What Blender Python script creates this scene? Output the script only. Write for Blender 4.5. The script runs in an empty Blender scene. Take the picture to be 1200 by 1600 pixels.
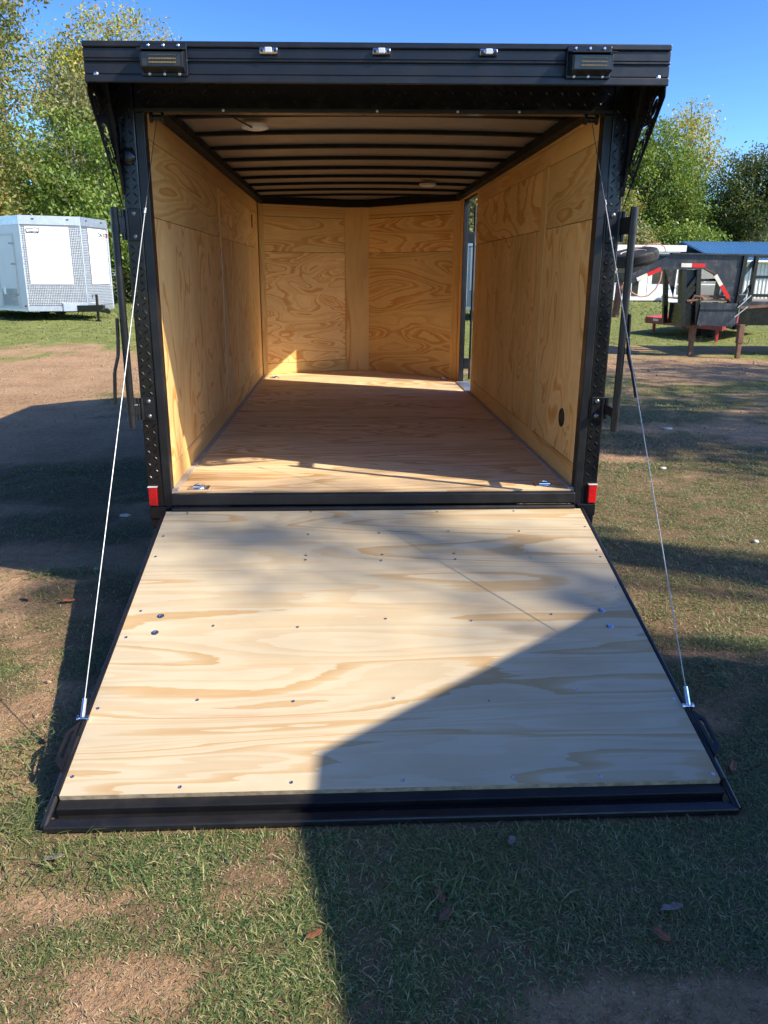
import bpy, bmesh, math, random
import numpy as np
from mathutils import Vector, Matrix

scene = bpy.context.scene
col = scene.collection
rng = np.random.default_rng(7)
random.seed(7)

# ------------------------------------------------------------------ camera
CAM = Vector((-0.1536, -3.7545, 1.5643))
PITCH, YAW, ROLL, FPX = 0.2935, 0.0522, 0.0074, 1227.4
def cam_axes():
    cy, sy = math.cos(YAW), math.sin(YAW)
    f0, r0, u0 = Vector((sy, cy, 0)), Vector((cy, -sy, 0)), Vector((0, 0, 1))
    f = f0*math.cos(PITCH) - u0*math.sin(PITCH)
    u = u0*math.cos(PITCH) + f0*math.sin(PITCH)
    return r0*math.cos(ROLL) + u*math.sin(ROLL), u*math.cos(ROLL) - r0*math.sin(ROLL), f
cr, cu, cf = cam_axes()
cam_data = bpy.data.cameras.new("camera")
cam_data.sensor_fit = 'VERTICAL'
cam_data.sensor_height = 24.0
cam_data.lens = FPX*24.0/1600.0
cam_data.clip_end = 900.0
cam = bpy.data.objects.new("camera", cam_data)
cam.matrix_world = Matrix(((cr.x, cu.x, -cf.x, CAM.x), (cr.y, cu.y, -cf.y, CAM.y), (cr.z, cu.z, -cf.z, CAM.z), (0, 0, 0, 1)))
col.objects.link(cam)
scene.camera = cam

# ------------------------------------------------------------------ light
LDIR = Vector((-1.0, 0.455, -0.84)).normalized()
SUN_EL = math.asin(-LDIR.z)
SUN_ROT = math.atan2(-LDIR.x, -LDIR.y)
world = bpy.data.worlds.new("World")
scene.world = world
world.use_nodes = True
wn = world.node_tree
sky = wn.nodes.new('ShaderNodeTexSky')
sky.sky_type = 'NISHITA'
sky.sun_disc = False
sky.sun_elevation = SUN_EL
sky.sun_rotation = SUN_ROT
sky.altitude = 300
sky.air_density = 1.0
sky.dust_density = 0.8
sky.ozone_density = 3.5
bg = wn.nodes['Background']
tint = wn.nodes.new('ShaderNodeMix'); tint.data_type = 'RGBA'; tint.blend_type = 'MULTIPLY'
tint.inputs[0].default_value = 1.0; tint.inputs[7].default_value = (0.112, 0.125, 0.142, 1)
gam = wn.nodes.new('ShaderNodeGamma'); gam.inputs[1].default_value = 1.75
wn.links.new(sky.outputs[0], gam.inputs[0])
wn.links.new(gam.outputs[0], tint.inputs[6])
wn.links.new(tint.outputs[2], bg.inputs[0])
bg.inputs[1].default_value = 0.15
sun_data = bpy.data.lights.new("sun", 'SUN')
sun_data.energy = 2.25
sun_data.angle = math.radians(0.53)
sun_data.color = (1.0, 0.89, 0.73)
sun = bpy.data.objects.new("sun", sun_data)
sun.rotation_euler = LDIR.to_track_quat('-Z', 'Y').to_euler()
sun.location = (20, -10, 20)
col.objects.link(sun)
vs = scene.view_settings
vs.view_transform = 'Standard'
vs.look = 'None'
vs.exposure = 1.97
vs.gamma = 1.0
vs.use_curve_mapping = False
scene.cycles.max_bounces = 10
scene.cycles.diffuse_bounces = 8
scene.cycles.glossy_bounces = 4
scene.cycles.transparent_max_bounces = 8
scene.cycles.sample_clamp_indirect = 6.0

# ------------------------------------------------------------------ node helper
class G:
    def __init__(s, name):
        s.m = bpy.data.materials.new(name)
        s.m.use_nodes = True
        s.t = s.m.node_tree
        s.b = s.t.nodes['Principled BSDF']
    def n(s, kind, **kw):
        x = s.t.nodes.new(kind)
        for k, v in kw.items(): setattr(x, k, v)
        return x
    def put(s, sock, v):
        if isinstance(v, bpy.types.NodeSocket): s.t.links.new(v, sock)
        elif v is not None:
            if hasattr(sock, 'default_value') and hasattr(sock.default_value, '__len__') and not isinstance(v, (int, float)) and len(v) == 3 and len(sock.default_value) == 4: v = (*v, 1)
            sock.default_value = v
    def math(s, op, a, b=None, c=None, clamp=False):
        x = s.n('ShaderNodeMath', operation=op, use_clamp=clamp)
        s.put(x.inputs[0], a); s.put(x.inputs[1], b); s.put(x.inputs[2], c)
        return x.outputs[0]
    def vmath(s, op, a, b=None):
        x = s.n('ShaderNodeVectorMath', operation=op)
        s.put(x.inputs[0], a); s.put(x.inputs[1], b)
        return x.outputs[0]
    def xyz(s, v):
        x = s.n('ShaderNodeSeparateXYZ'); s.put(x.inputs[0], v); return x.outputs
    def comb(s, a, b, c=0.0):
        x = s.n('ShaderNodeCombineXYZ'); s.put(x.inputs[0], a); s.put(x.inputs[1], b); s.put(x.inputs[2], c); return x.outputs[0]
    def noise(s, v, scale=1.0, detail=2.0, rough=0.5, dist=0.0):
        x = s.n('ShaderNodeTexNoise'); s.put(x.inputs['Vector'], v)
        x.inputs['Scale'].default_value = scale; x.inputs['Detail'].default_value = detail
        x.inputs['Roughness'].default_value = rough; x.inputs['Distortion'].default_value = dist
        return x.outputs[0]
    def ramp(s, f, stops, interp='LINEAR'):
        x = s.n('ShaderNodeValToRGB'); s.put(x.inputs[0], f)
        e = x.color_ramp; e.interpolation = interp
        while len(e.elements) < len(stops): e.elements.new(0.5)
        for el, (p, c) in zip(e.elements, stops):
            el.position = p; el.color = (*c, 1) if len(c) == 3 else c
        return x.outputs[0]
    def mix(s, f, a, b, mode='MIX'):
        x = s.n('ShaderNodeMix', data_type='RGBA', blend_type=mode)
        s.put(x.inputs[0], f); s.put(x.inputs[6], a); s.put(x.inputs[7], b)
        return x.outputs[2]
    def mapr(s, v, a, b, c, d):
        x = s.n('ShaderNodeMapRange'); s.put(x.inputs[0], v)
        for i, k in enumerate((a, b, c, d)): x.inputs[i+1].default_value = k
        return x.outputs[0]
    def obj(s): return s.n('ShaderNodeTexCoord').outputs['Object']
    def pos(s): return s.n('ShaderNodeNewGeometry').outputs['Position']
    def island(s): return s.n('ShaderNodeNewGeometry').outputs['Random Per Island']
    def rand(s): return s.n('ShaderNodeObjectInfo').outputs['Random']
    def bump(s, h, strength=0.2, dist=0.01):
        x = s.n('ShaderNodeBump'); x.inputs['Strength'].default_value = strength; x.inputs['Distance'].default_value = dist
        s.put(x.inputs['Height'], h); s.t.links.new(x.outputs[0], s.b.inputs['Normal'])
    def set(s, color=None, rough=None, metal=None, **kw):
        s.put(s.b.inputs['Base Color'], color); s.put(s.b.inputs['Roughness'], rough); s.put(s.b.inputs['Metallic'], metal)
        for k, v in kw.items(): s.put(s.b.inputs[k.replace('_', ' ')], v)
        return s.m

def plain(name, c, rough=0.5, metal=0.0, var=0.12, scale=6.0, bump=0.0, **kw):
    g = G(name); o = g.pos()
    f = g.noise(o, scale, 5, 0.6)
    k = g.mapr(f, 0.3, 0.7, 1-var, 1+var)
    cc = g.vmath('MULTIPLY', g.comb(k, k, k), c)
    r = g.mapr(g.noise(o, scale*2.3, 4, 0.6), 0.3, 0.7, max(rough-.08, .03), min(rough+.1, 1))
    if bump: g.bump(g.noise(o, scale*12, 3, 0.6), bump, 0.004)
    return g.set(cc, r, metal, **kw)

def black_paint(name, base=0.009, rough=0.20, dust=0.10):
    g = G(name); o = g.pos()
    speck = g.mapr(g.noise(o, 260, 2, 0.5), 0.70, 0.76, 0, 1)
    film = g.mapr(g.noise(o, 9, 5, 0.65), 0.45, 0.8, 0, dust)
    c = g.mix(film, (base, base, base*1.05), (0.10, 0.085, 0.07))
    c = g.mix(g.math('MULTIPLY', speck, 0.5*dust), c, (0.4, 0.38, 0.34))
    r = g.mapr(g.noise(o, 14, 4, 0.6), 0.3, 0.7, rough-.07, rough+.13)
    g.bump(g.noise(o, 55, 2, 0.5), 0.035, 0.004)
    return g.set(c, r, 0.0)

def plywood(name, ax, light, mid, dark, sg, sc, K, streak=0.1, offset=0.0, warm=0.0, bias=0.45, rough=0.62, swirl=0.3, knots=True, lines=0.0):
    """ax: (grain axis, cross axis) as indices into object coordinates."""
    g = G(name)
    rnd = g.rand()
    sh = g.math('MULTIPLY', rnd, 91.7)
    v = g.xyz(g.obj())
    gr = g.math('ADD', v[ax[0]], sh); cx = g.math('ADD', v[ax[1]], g.math('MULTIPLY', rnd, 37.3))
    base = g.comb(g.math('MULTIPLY', gr, sg), g.math('MULTIPLY', cx, sc), offset)
    h = g.noise(base, 1.0, 1.6, 0.45, swirl)
    fine = g.noise(g.comb(g.math('MULTIPLY', gr, 2.2), g.math('MULTIPLY', cx, 34.0), 3.1), 1.0, 4, 0.6)
    jag = g.noise(g.comb(g.math('MULTIPLY', gr, 6.0), g.math('MULTIPLY', cx, 70.0), 1.7), 1.0, 2, 0.5)
    t = g.math('MULTIPLY', h, K)
    t = g.math('ADD', t, g.math('MULTIPLY', g.math('SUBTRACT', fine, 0.5), 0.85))
    t = g.math('ADD', t, g.math('MULTIPLY', g.math('SUBTRACT', jag, 0.5), 0.35))
    fr = g.math('FRACT', t)
    band = g.ramp(fr, [(0.0, light), (bias, light), (bias+.10, mid), (0.80, dark), (0.92, dark), (0.945, light)])
    # which ring: not every ring is equally strong
    ring = g.noise(g.comb(g.math('FLOOR', t), 7.7, rnd), 1.0, 0, 0.5)
    c = g.mix(g.mapr(ring, 0.35, 0.62, 0.15, 1.0), light, band)
    pores = g.noise(g.comb(g.math('MULTIPLY', gr, 5.0), g.math('MULTIPLY', cx, 240.0), 0.3), 1.0, 3, 0.6)
    c = g.mix(g.mapr(pores, 0.5, 0.75, 0.0, streak*1.6), c, dark, 'MIX')
    cloud = g.noise(g.comb(g.math('MULTIPLY', gr, 1.1), g.math('MULTIPLY', cx, 2.4), 11.0), 1.0, 4, 0.6)
    k = g.mapr(cloud, 0.3, 0.7, 0.86, 1.10)
    c = g.vmath('MULTIPLY', c, g.comb(k, k, k))
    tone = g.mapr(g.math('FRACT', g.math('MULTIPLY', rnd, 7.31)), 0, 1, .88, 1.08)
    c = g.vmath('MULTIPLY', c, g.comb(tone, tone, g.math('POWER', tone, 1.3)))
    if lines:
        sc_ = g.noise(g.comb(g.math('MULTIPLY', gr, 3.0), g.math('MULTIPLY', cx, 4.5), 2.2), 1.0, 6, .7)
        c = g.mix(g.mapr(sc_, .55, .75, 0, .22), c, (.30, .24, .18))
        ln = g.noise(g.comb(g.math('MULTIPLY', gr, .55), g.math('MULTIPLY', cx, 30.0), 8.8), 1.0, 3, .62, .15)
        msk = g.mapr(g.noise(g.comb(g.math('MULTIPLY', gr, .5), g.math('MULTIPLY', cx, 4.0), 17.0), 1.0, 2, .5), .45, .6, 0, 1)
        c = g.mix(g.math('MULTIPLY', msk, g.mapr(ln, .54, .66, 0, lines)), c, dark)
    red = g.mapr(g.noise(g.comb(g.math('MULTIPLY', gr, 0.7), g.math('MULTIPLY', cx, 16.0), 21.0), 1.0, 3, 0.6), 0.63, 0.74, 0.0, 0.35+warm)
    c = g.mix(red, c, (dark[0]*.95, dark[1]*.68, dark[2]*.55))
    if knots:
        vo = g.n('ShaderNodeTexVoronoi'); g.put(vo.inputs['Vector'], g.comb(g.math('MULTIPLY', gr, 1.6), g.math('MULTIPLY', cx, 2.3), 5.0)); vo.inputs['Scale'].default_value = 1.0
        kn = g.mapr(vo.outputs['Distance'], 0.012, 0.03, 0.75, 0.0)
        c = g.mix(kn, c, (0.09, 0.045, 0.02))
    g.bump(g.math('ADD', fr, fine), 0.08, 0.002)
    return g.set(c, g.mapr(fine, 0.3, 0.7, rough-.07, rough+.1), 0.0, Specular_IOR_Level=0.35)

M = {}
M['black'] = black_paint('black_paint')
M['satin'] = black_paint('satin_black', 0.010, 0.36, 0.15)
M['dark'] = plain('dark_rubber', (0.02, 0.02, 0.02), 0.75, var=.25)
M['steel'] = plain('zinc_steel', (0.62, 0.66, 0.72), 0.3, 1.0, scale=30)
M['chrome'] = plain('chrome', (0.8, 0.82, 0.85), 0.12, 1.0, scale=30, var=.05)
M['white'] = plain('white_paint', (0.80, 0.81, 0.80), 0.35, 0, var=.03, scale=2)
M['alu'] = plain('aluminium', (0.66, 0.68, 0.70), 0.42, 0.9, scale=8, var=.08)
M['aludark'] = plain('aluminium_plate', (0.26, 0.265, 0.27), 0.5, .8, scale=8)
M['satin_steel'] = plain('dull_steel', (0.30, 0.30, 0.30), 0.4, 0.9, scale=40)
M['cable'] = plain('cable_steel', (0.36, 0.37, 0.38), 0.45, 0.6, scale=40)
M['white_plastic'] = plain('white_plastic', (0.75, 0.74, 0.70), 0.4)
M['red'] = plain('red_reflector', (0.62, 0.012, 0.012), 0.25, scale=60, var=.2)
M['tape_white'] = plain('tape_white', (0.75, 0.72, 0.6), 0.4)
M['redpaint'] = plain('red_paint', (0.33, 0.03, 0.035), 0.45, var=.3, scale=3)
M['rust'] = plain('rusty_brown', (0.17, 0.085, 0.05), 0.8, var=.4, scale=10)
def weathered(name):
    g = G(name); o = g.pos()
    a = g.noise(o, 3.5, 6, .7); b = g.noise(g.vmath('MULTIPLY', o, (14, 14, 2.5)), 1.0, 5, .65)
    c = g.ramp(g.math('ADD', g.math('MULTIPLY', a, .55), g.math('MULTIPLY', b, .45)), [(.36, (.010, .014, .022)), (.52, (.030, .038, .048)), (.66, (.11, .105, .095))])
    c = g.mix(g.mapr(g.noise(o, 9, 6, .75), .60, .70, 0, .8), c, (.20, .10, .05))
    return g.set(c, g.mapr(a, .3, .7, .25, .6), 0)
M['oldblack'] = weathered('weathered_black')
M['blue_roof'] = plain('blue_roofing', (0.07, 0.21, 0.40), 0.4, var=.08, scale=1.5)
M['glassdark'] = plain('dark_window', (0.03, 0.035, 0.03), 0.08, var=.3, scale=1)
M['hose'] = plain('hose', (0.55, 0.25, 0.18), 0.6)
M['silver_tree'] = plain('bark', (0.20, 0.165, 0.13), 0.9, var=.45, scale=3, bump=.5)
M['roofskin'] = plain('roof_skin', (0.24, 0.23, 0.215), 0.38, 0.35, var=.05, scale=2)
M['bow'] = plain('bow_black', (0.008, 0.008, 0.008), 0.7, var=.2, Specular_IOR_Level=.25)
M['ribwall'] = plain('white_siding', (0.72, 0.71, 0.66), 0.5, var=.05)
M['caulk'] = plain('caulk', (0.42, 0.36, 0.30), 0.8, var=.2, scale=20)
M['amber'] = plain('led_amber', (0.26, 0.17, 0.05), 0.3, var=.2, scale=60)
M['lens'] = plain('lamp_lens', (0.03, 0.022, 0.015), 0.08, var=.1)
M['planks'] = plain('deck_wood', (0.28, 0.23, 0.17), 0.85, var=.4, scale=5)

WL, WM, WD = (0.83, 0.545, 0.218), (0.75, 0.42, 0.135), (0.645, 0.30, 0.075)
M['ply_side'] = plywood('ply_side', (2, 1), WL, WM, WD, 0.95, 2.5, 20, 0.08, 2.0, swirl=1.2, bias=.30)
M['ply_upper'] = plywood('ply_upper', (1, 2), WL, WM, WD, 0.6, 3.0, 18, 0.1, 5.0, swirl=.7, bias=.30)
M['ply_front'] = plywood('ply_front', (0, 2), WL, WM, WD, 1.3, 3.3, 24, 0.08, 9.0, swirl=1.4, bias=.22)
M['ply_front_flame'] = plywood('ply_front_flame', (0, 2), WL, WM, WD, 0.7, 3.0, 26, 0.1, 14.0, swirl=.4, bias=.25)
M['ply_strip'] = plywood('ply_strip', (2, 0), (0.80, 0.50, 0.19), WM, WD, 0.6, 5.0, 6, 0.12, 4.0, knots=False)
M['ply_stripy'] = plywood('ply_stripy', (1, 2), (0.80, 0.50, 0.19), WM, WD, 0.6, 5.0, 6, 0.12, 4.0, knots=False)
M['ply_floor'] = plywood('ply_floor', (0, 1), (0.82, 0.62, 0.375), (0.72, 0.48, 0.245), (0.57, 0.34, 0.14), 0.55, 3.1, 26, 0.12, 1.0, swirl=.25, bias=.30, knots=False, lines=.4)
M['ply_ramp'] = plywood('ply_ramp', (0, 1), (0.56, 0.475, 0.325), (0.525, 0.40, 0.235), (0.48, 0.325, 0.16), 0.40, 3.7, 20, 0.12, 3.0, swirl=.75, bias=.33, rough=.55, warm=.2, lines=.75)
M['ply_edge'] = plain('ply_edge', (0.42, 0.33, 0.2), 0.8, var=.4, scale=30)

# ------------------------------------------------------------------ mesh helpers
def setp(o, label=None, cat=None, group=None, kind=None):
    if label: o['label'] = label
    if cat: o['category'] = cat
    if group: o['group'] = group
    if kind: o['kind'] = kind
    return o
def link(o, parent=None):
    col.objects.link(o)
    if parent is not None: o.parent = parent
    return o
def empty(name, loc=(0, 0, 0), rz=0, label=None, cat=None, group=None):
    o = bpy.data.objects.new(name, None)
    o.location = loc; o.rotation_euler = (0, 0, rz); o.empty_display_size = .2
    setp(o, label, cat, group)
    return link(o)

class MB:
    def __init__(s): s.v = []; s.f = []
    def add(s, vs, fs):
        b = len(s.v); s.v += [tuple(p) for p in vs]; s.f += [tuple(i+b for i in f) for f in fs]; return s
    def box(s, x0, x1, y0, y1, z0, z1):
        vs = [(x, y, z) for z in (z0, z1) for y in (y0, y1) for x in (x0, x1)]
        return s.add(vs, [(0, 2, 3, 1), (4, 5, 7, 6), (0, 1, 5, 4), (2, 6, 7, 3), (0, 4, 6, 2), (1, 3, 7, 5)])
    def obox(s, c, a, b, d):
        c, a, b, d = map(Vector, (c, a, b, d))
        vs = [c+a*i+b*j+d*k for k in (-1, 1) for j in (-1, 1) for i in (-1, 1)]
        return s.add(vs, [(0, 2, 3, 1), (4, 5, 7, 6), (0, 1, 5, 4), (2, 6, 7, 3), (0, 4, 6, 2), (1, 3, 7, 5)])
    def beam(s, p, q, w, h, up=(0, 0, 1)):
        p, q = Vector(p), Vector(q); d = (q-p); L = d.length; d.normalize()
        sd = d.cross(Vector(up))
        if sd.length < 1e-4: sd = d.cross(Vector((1, 0, 0)))
        sd.normalize(); u = sd.cross(d)
        return s.obox((p+q)/2, d*L/2, sd*w/2, u*h/2)
    def prism(s, poly, ext, close=True):
        n = len(poly); e = Vector(ext)
        vs = [Vector(p) for p in poly] + [Vector(p)+e for p in poly]
        fs = [(i, (i+1) % n, n+(i+1) % n, n+i) for i in range(n)]
        fs += [tuple(range(n-1, -1, -1)), tuple(range(n, 2*n))]
        return s.add(vs, fs)
    def tube(s, pts, r, n=8, cap=True):
        pts = [Vector(p) for p in pts]
        rs = r if isinstance(r, (list, tuple)) else [r]*len(pts)
        vs = []; fs = []
        ref = None
        for i, p in enumerate(pts):
            d = (pts[min(i+1, len(pts)-1)] - pts[max(i-1, 0)]).normalized()
            if ref is None:
                ref = d.orthogonal().normalized()
            else:
                ref = (ref - d*ref.dot(d)).normalized()
            b = d.cross(ref)
            for k in range(n):
                a = 2*math.pi*k/n
                vs.append(p + (ref*math.cos(a)+b*math.sin(a))*rs[i])
        for i in range(len(pts)-1):
            for k in range(n):
                fs.append((i*n+k, i*n+(k+1) % n, (i+1)*n+(k+1) % n, (i+1)*n+k))
        if cap:
            fs.append(tuple(range(n-1, -1, -1))); fs.append(tuple((len(pts)-1)*n+k for k in range(n)))
        return s.add(vs, fs)
    def lathe(s, c, axis, prof, n=16):
        """prof: list of (radius, height along axis)."""
        c = Vector(c); ax = Vector(axis).normalized(); a = ax.orthogonal().normalized(); b = ax.cross(a)
        vs = []; fs = []
        for (r, h) in prof:
            for k in range(n):
                t = 2*math.pi*k/n
                vs.append(c + ax*h + (a*math.cos(t)+b*math.sin(t))*max(r, 1e-5))
        for i in range(len(prof)-1):
            for k in range(n):
                fs.append((i*n+k, i*n+(k+1) % n, (i+1)*n+(k+1) % n, (i+1)*n+k))
        fs.append(tuple(range(n-1, -1, -1))); fs.append(tuple((len(prof)-1)*n+k for k in range(n)))
        return s.add(vs, fs)
    def build(s, name, mat, parent=None, origin=None, bevel=0.0, smooth=False, seg=2):
        o = Vector(origin) if origin is not None else Vector((0, 0, 0))
        me = bpy.data.meshes.new(name)
        me.from_pydata([tuple(Vector(p)-o) for p in s.v], [], s.f)
        me.validate(); me.update()
        bm = bmesh.new(); bm.from_mesh(me); bmesh.ops.recalc_face_normals(bm, faces=bm.faces); bm.to_mesh(me); bm.free()
        me.materials.append(mat)
        ob = bpy.data.objects.new(name, me); ob.location = o
        if smooth:
            for p in me.polygons: p.use_smooth = True
            try: me.set_sharp_from_angle(angle=math.radians(38))
            except Exception: pass
        if bevel:
            md = ob.modifiers.new('bevel', 'BEVEL'); md.width = bevel; md.segments = seg; md.limit_method = 'ANGLE'
        return link(ob, parent)

def dup(src, name, loc=None, parent=None, rot=None):
    c = src.copy(); c.name = name
    if loc is not None: c.location = loc
    if rot is not None: c.rotation_euler = rot
    col.objects.link(c); c.parent = parent
    return c

def np_mesh(name, verts, faces, mat, parent=None, kind=None, attrs=None, smooth=False):
    """verts (n,3), faces (m,k) all with the same corner count."""
    me = bpy.data.meshes.new(name)
    m, k = faces.shape
    me.vertices.add(len(verts)); me.vertices.foreach_set('co', verts.astype(np.float32).ravel())
    me.loops.add(m*k); me.loops.foreach_set('vertex_index', faces.astype(np.int32).ravel())
    me.polygons.add(m); me.polygons.foreach_set('loop_start', np.arange(0, m*k, k, dtype=np.int32))
    if smooth: me.polygons.foreach_set('use_smooth', np.ones(m, dtype=bool))
    me.update(calc_edges=True)
    if attrs:
        for an, av in attrs.items():
            a = me.attributes.new(an, 'FLOAT', 'POINT'); a.data.foreach_set('value', av.astype(np.float32))
    me.materials.append(mat)
    o = bpy.data.objects.new(name, me)
    if kind: o['kind'] = kind
    return link(o, parent)

def plate_with_holes(name, outer, holes, thick, place, mat, parent):
    """Flat plate with cut-outs: 2D curve filled, made a mesh, then placed by a 4x4 matrix."""
    cu_ = bpy.data.curves.new(name, 'CURVE'); cu_.dimensions = '2D'; cu_.fill_mode = 'BOTH'; cu_.extrude = thick/2
    for loop in [outer]+holes:
        sp = cu_.splines.new('POLY'); sp.points.add(len(loop)-1); sp.use_cyclic_u = True
        for p, (x, y) in zip(sp.points, loop): p.co = (x, y, 0, 1)
    tmp = bpy.data.objects.new(name+'_curve', cu_); col.objects.link(tmp)
    dg = bpy.context.evaluated_depsgraph_get(); dg.update()
    me = bpy.data.meshes.new_from_object(tmp.evaluated_get(dg))
    bpy.data.objects.remove(tmp); bpy.data.curves.remove(cu_)
    me.transform(place); me.materials.clear(); me.materials.append(mat)
    o = bpy.data.objects.new(name, me)
    return link(o, parent)

def text_mesh(name, body, size, mat, place, parent, thick=0.002):
    cu_ = bpy.data.curves.new(name, 'FONT'); cu_.body = body; cu_.size = size; cu_.offset = size*.035; cu_.extrude = thick; cu_.align_x = 'CENTER'; cu_.align_y = 'CENTER'
    tmp = bpy.data.objects.new(name+'_font', cu_); col.objects.link(tmp)
    dg = bpy.context.evaluated_depsgraph_get(); dg.update()
    me = bpy.data.meshes.new_from_object(tmp.evaluated_get(dg))
    bpy.data.objects.remove(tmp); bpy.data.curves.remove(cu_)
    me.transform(place); me.materials.clear(); me.materials.append(mat)
    return link(bpy.data.objects.new(name, me), parent)

# numpy value noise
_T = np.random.default_rng(3).random((256, 256))
def vnoise(x, y):
    xi = np.floor(x).astype(int); yi = np.floor(y).astype(int)
    fx = x-xi; fy = y-yi
    fx = fx*fx*(3-2*fx); fy = fy*fy*(3-2*fy)
    a = _T[xi % 256, yi % 256]; b = _T[(xi+1) % 256, yi % 256]; c = _T[xi % 256, (yi+1) % 256]; d = _T[(xi+1) % 256, (yi+1) % 256]
    return (a*(1-fx)+b*fx)*(1-fy)+(c*(1-fx)+d*fx)*fy
def fbm(x, y, o=4):
    s = 0; a = .5; t = 0
    for i in range(o):
        s = s+a*vnoise(x*2**i+13.7*i, y*2**i+5.1*i); t += a; a *= .55
    return s/t
def sstep(a, b, x):
    t = np.clip((x-a)/(b-a), 0, 1); return t*t*(3-2*t)

# ------------------------------------------------------------------ ground
def gheight(x, y):
    d = np.hypot(x, y+3.75)
    flat = np.clip((d-2)/8, 0.25, 1)
    h = (fbm(x*.9+40, y*.9+9, 3)-.5)*.05*flat + (fbm(x*6+3, y*6, 3)-.5)*.018
    under = (1-sstep(1.0, 1.5, np.abs(x)))*sstep(-2.4, -1.9, y)*(1-sstep(6, 7, y))
    rise = .34*sstep(10, 19, y)*(1-sstep(-4.5, -1.0, x))
    return h*(1-under*.75) - .012*under + rise
BARE = [(-.78, -2.06, .22, .10, .45), (-.40, -2.03, .26, .16, .8), (-.66, -2.30, .26, .11, .6), (.55, -2.48, .35, .13, 1.0), (-1.25, -1.1, .38, .75, .55), (-2.0, 0.1, .6, .5, .7),
        (-5, 9.3, 4.5, 2.2, 1.0), (-3.2, 3.9, 2.2, 1.4, .9), (-5.5, 6.0, 2.5, 1.6, .85), (-2.3, 1.55, .8, .25, .6), (6.0, 10.8, 5.0, 1.2, 1.0), (7.4, 9.6, 4.0, .8, .8), (3.2, 4.5, 1.3, .35, .7), (4.2, 3.7, 1.2, .3, .8),
        (2.5, 3.0, .8, .2, .45), (2.9, 2.4, .6, .14, .4), (1.9, .9, .4, .07, .4), (1.35, -.75, .25, .05, .5), (1.2, -1.25, .12, .12, .6), (8, 14.2, 6, 1.0, .7), (-8, 13.2, 5, 1.2, .5), (1.3, -1.95, .3, .25, .35)]
LUSH = [(2.5, 1.2, 1.8, 2.6, .35), (.1, -1.98, .55, .32, .5), (-.25, -2.1, .2, .22, .6), (-1.05, -1.7, .22, .25, .35), (-1.6, .05, .25, .12, .7), (2.2, 1.5, .9, .3, .5), (1.1, -1.75, .25, .3, .45), (-2.6, 2.5, 1.4, .8, .4), (-7, 17, 8, 3, .5), (12, 30, 30, 12, .8), (-10, 26, 18, 8, .8), (8, 17, 5, 1.4, .5), (0, 45, 80, 22, .6)]
def cover(x, y):
    d = np.hypot(x, y+3.75)
    base = .665 + (fbm(x*1.5, y*1.5+50, 4)-.5)*1.5 + (fbm(x*6+80, y*6, 3)-.5)*.7
    for bx, by, rx, ry, a in BARE:
        base = base - a*np.exp(-((x-bx)/rx)**2-((y-by)/ry)**2)
    for bx, by, rx, ry, a in LUSH:
        base = base + a*np.exp(-((x-bx)/rx)**2-((y-by)/ry)**2)
    return np.clip(base, 0, 1)

def ground():
    def axis(n, lo, hi, c, k):
        a = np.arcsinh((lo-c)/k); b = np.arcsinh((hi-c)/k)
        return c + k*np.sinh(np.linspace(a, b, n))
    xs = axis(330, -170, 170, 0, .9); ys = axis(330, -70, 320, -1.9, .8)
    X, Y = np.meshgrid(xs, ys)
    Z = gheight(X, Y)
    C = cover(X, Y)
    n = len(xs)
    idx = np.arange(len(ys)*n).reshape(len(ys), n)
    F = np.stack([idx[:-1, :-1], idx[:-1, 1:], idx[1:, 1:], idx[1:, :-1]], -1).reshape(-1, 4)
    g = G('earth')
    p = g.pos()
    at = g.n('ShaderNodeAttribute', attribute_name='cover').outputs['Fac']
    n1 = g.noise(p, 1.3, 6, 0.62); n2 = g.noise(p, 17, 5, 0.65); n3 = g.noise(p, 75, 5, 0.7)
    dirt = g.ramp(g.math('ADD', g.math('MULTIPLY', n1, .5), g.math('MULTIPLY', n2, .5)), [(.3, (.20, .12, .062)), (.5, (.40, .25, .135)), (.72, (.55, .365, .21))])
    dirt = g.mix(g.mapr(n3, .56, .68, 0, .8), dirt, (.10, .065, .042))
    dirt = g.mix(g.mapr(g.noise(p, 33, 5, .7), .58, .7, 0, .55), dirt, (.50, .40, .28))
    litter = g.mix(g.mapr(g.noise(p, 140, 3, .7), .58, .66, 0, .5), dirt, (.36, .30, .19))
    gr = g.ramp(g.math('ADD', g.math('MULTIPLY', g.noise(p, 3.2, 6, .68), .5), g.math('ADD', g.math('MULTIPLY', n2, .25), g.math('MULTIPLY', g.noise(p, 60, 4, .7), .25))), [(.32, (.075, .10, .026)), (.5, (.185, .21, .058)), (.68, (.36, .35, .125))])
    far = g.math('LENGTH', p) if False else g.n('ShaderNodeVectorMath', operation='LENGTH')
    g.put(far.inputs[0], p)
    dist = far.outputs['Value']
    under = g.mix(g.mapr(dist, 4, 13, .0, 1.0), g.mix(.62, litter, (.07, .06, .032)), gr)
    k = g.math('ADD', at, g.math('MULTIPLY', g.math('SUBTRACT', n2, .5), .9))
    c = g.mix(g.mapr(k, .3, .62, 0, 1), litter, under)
    g.bump(g.math('ADD', g.math('MULTIPLY', n2, 1.0), g.math('MULTIPLY', n3, .5)), .9, .03)
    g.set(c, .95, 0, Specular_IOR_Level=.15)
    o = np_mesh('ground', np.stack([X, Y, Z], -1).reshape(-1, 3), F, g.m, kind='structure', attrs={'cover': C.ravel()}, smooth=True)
    return o
ground()

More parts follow.
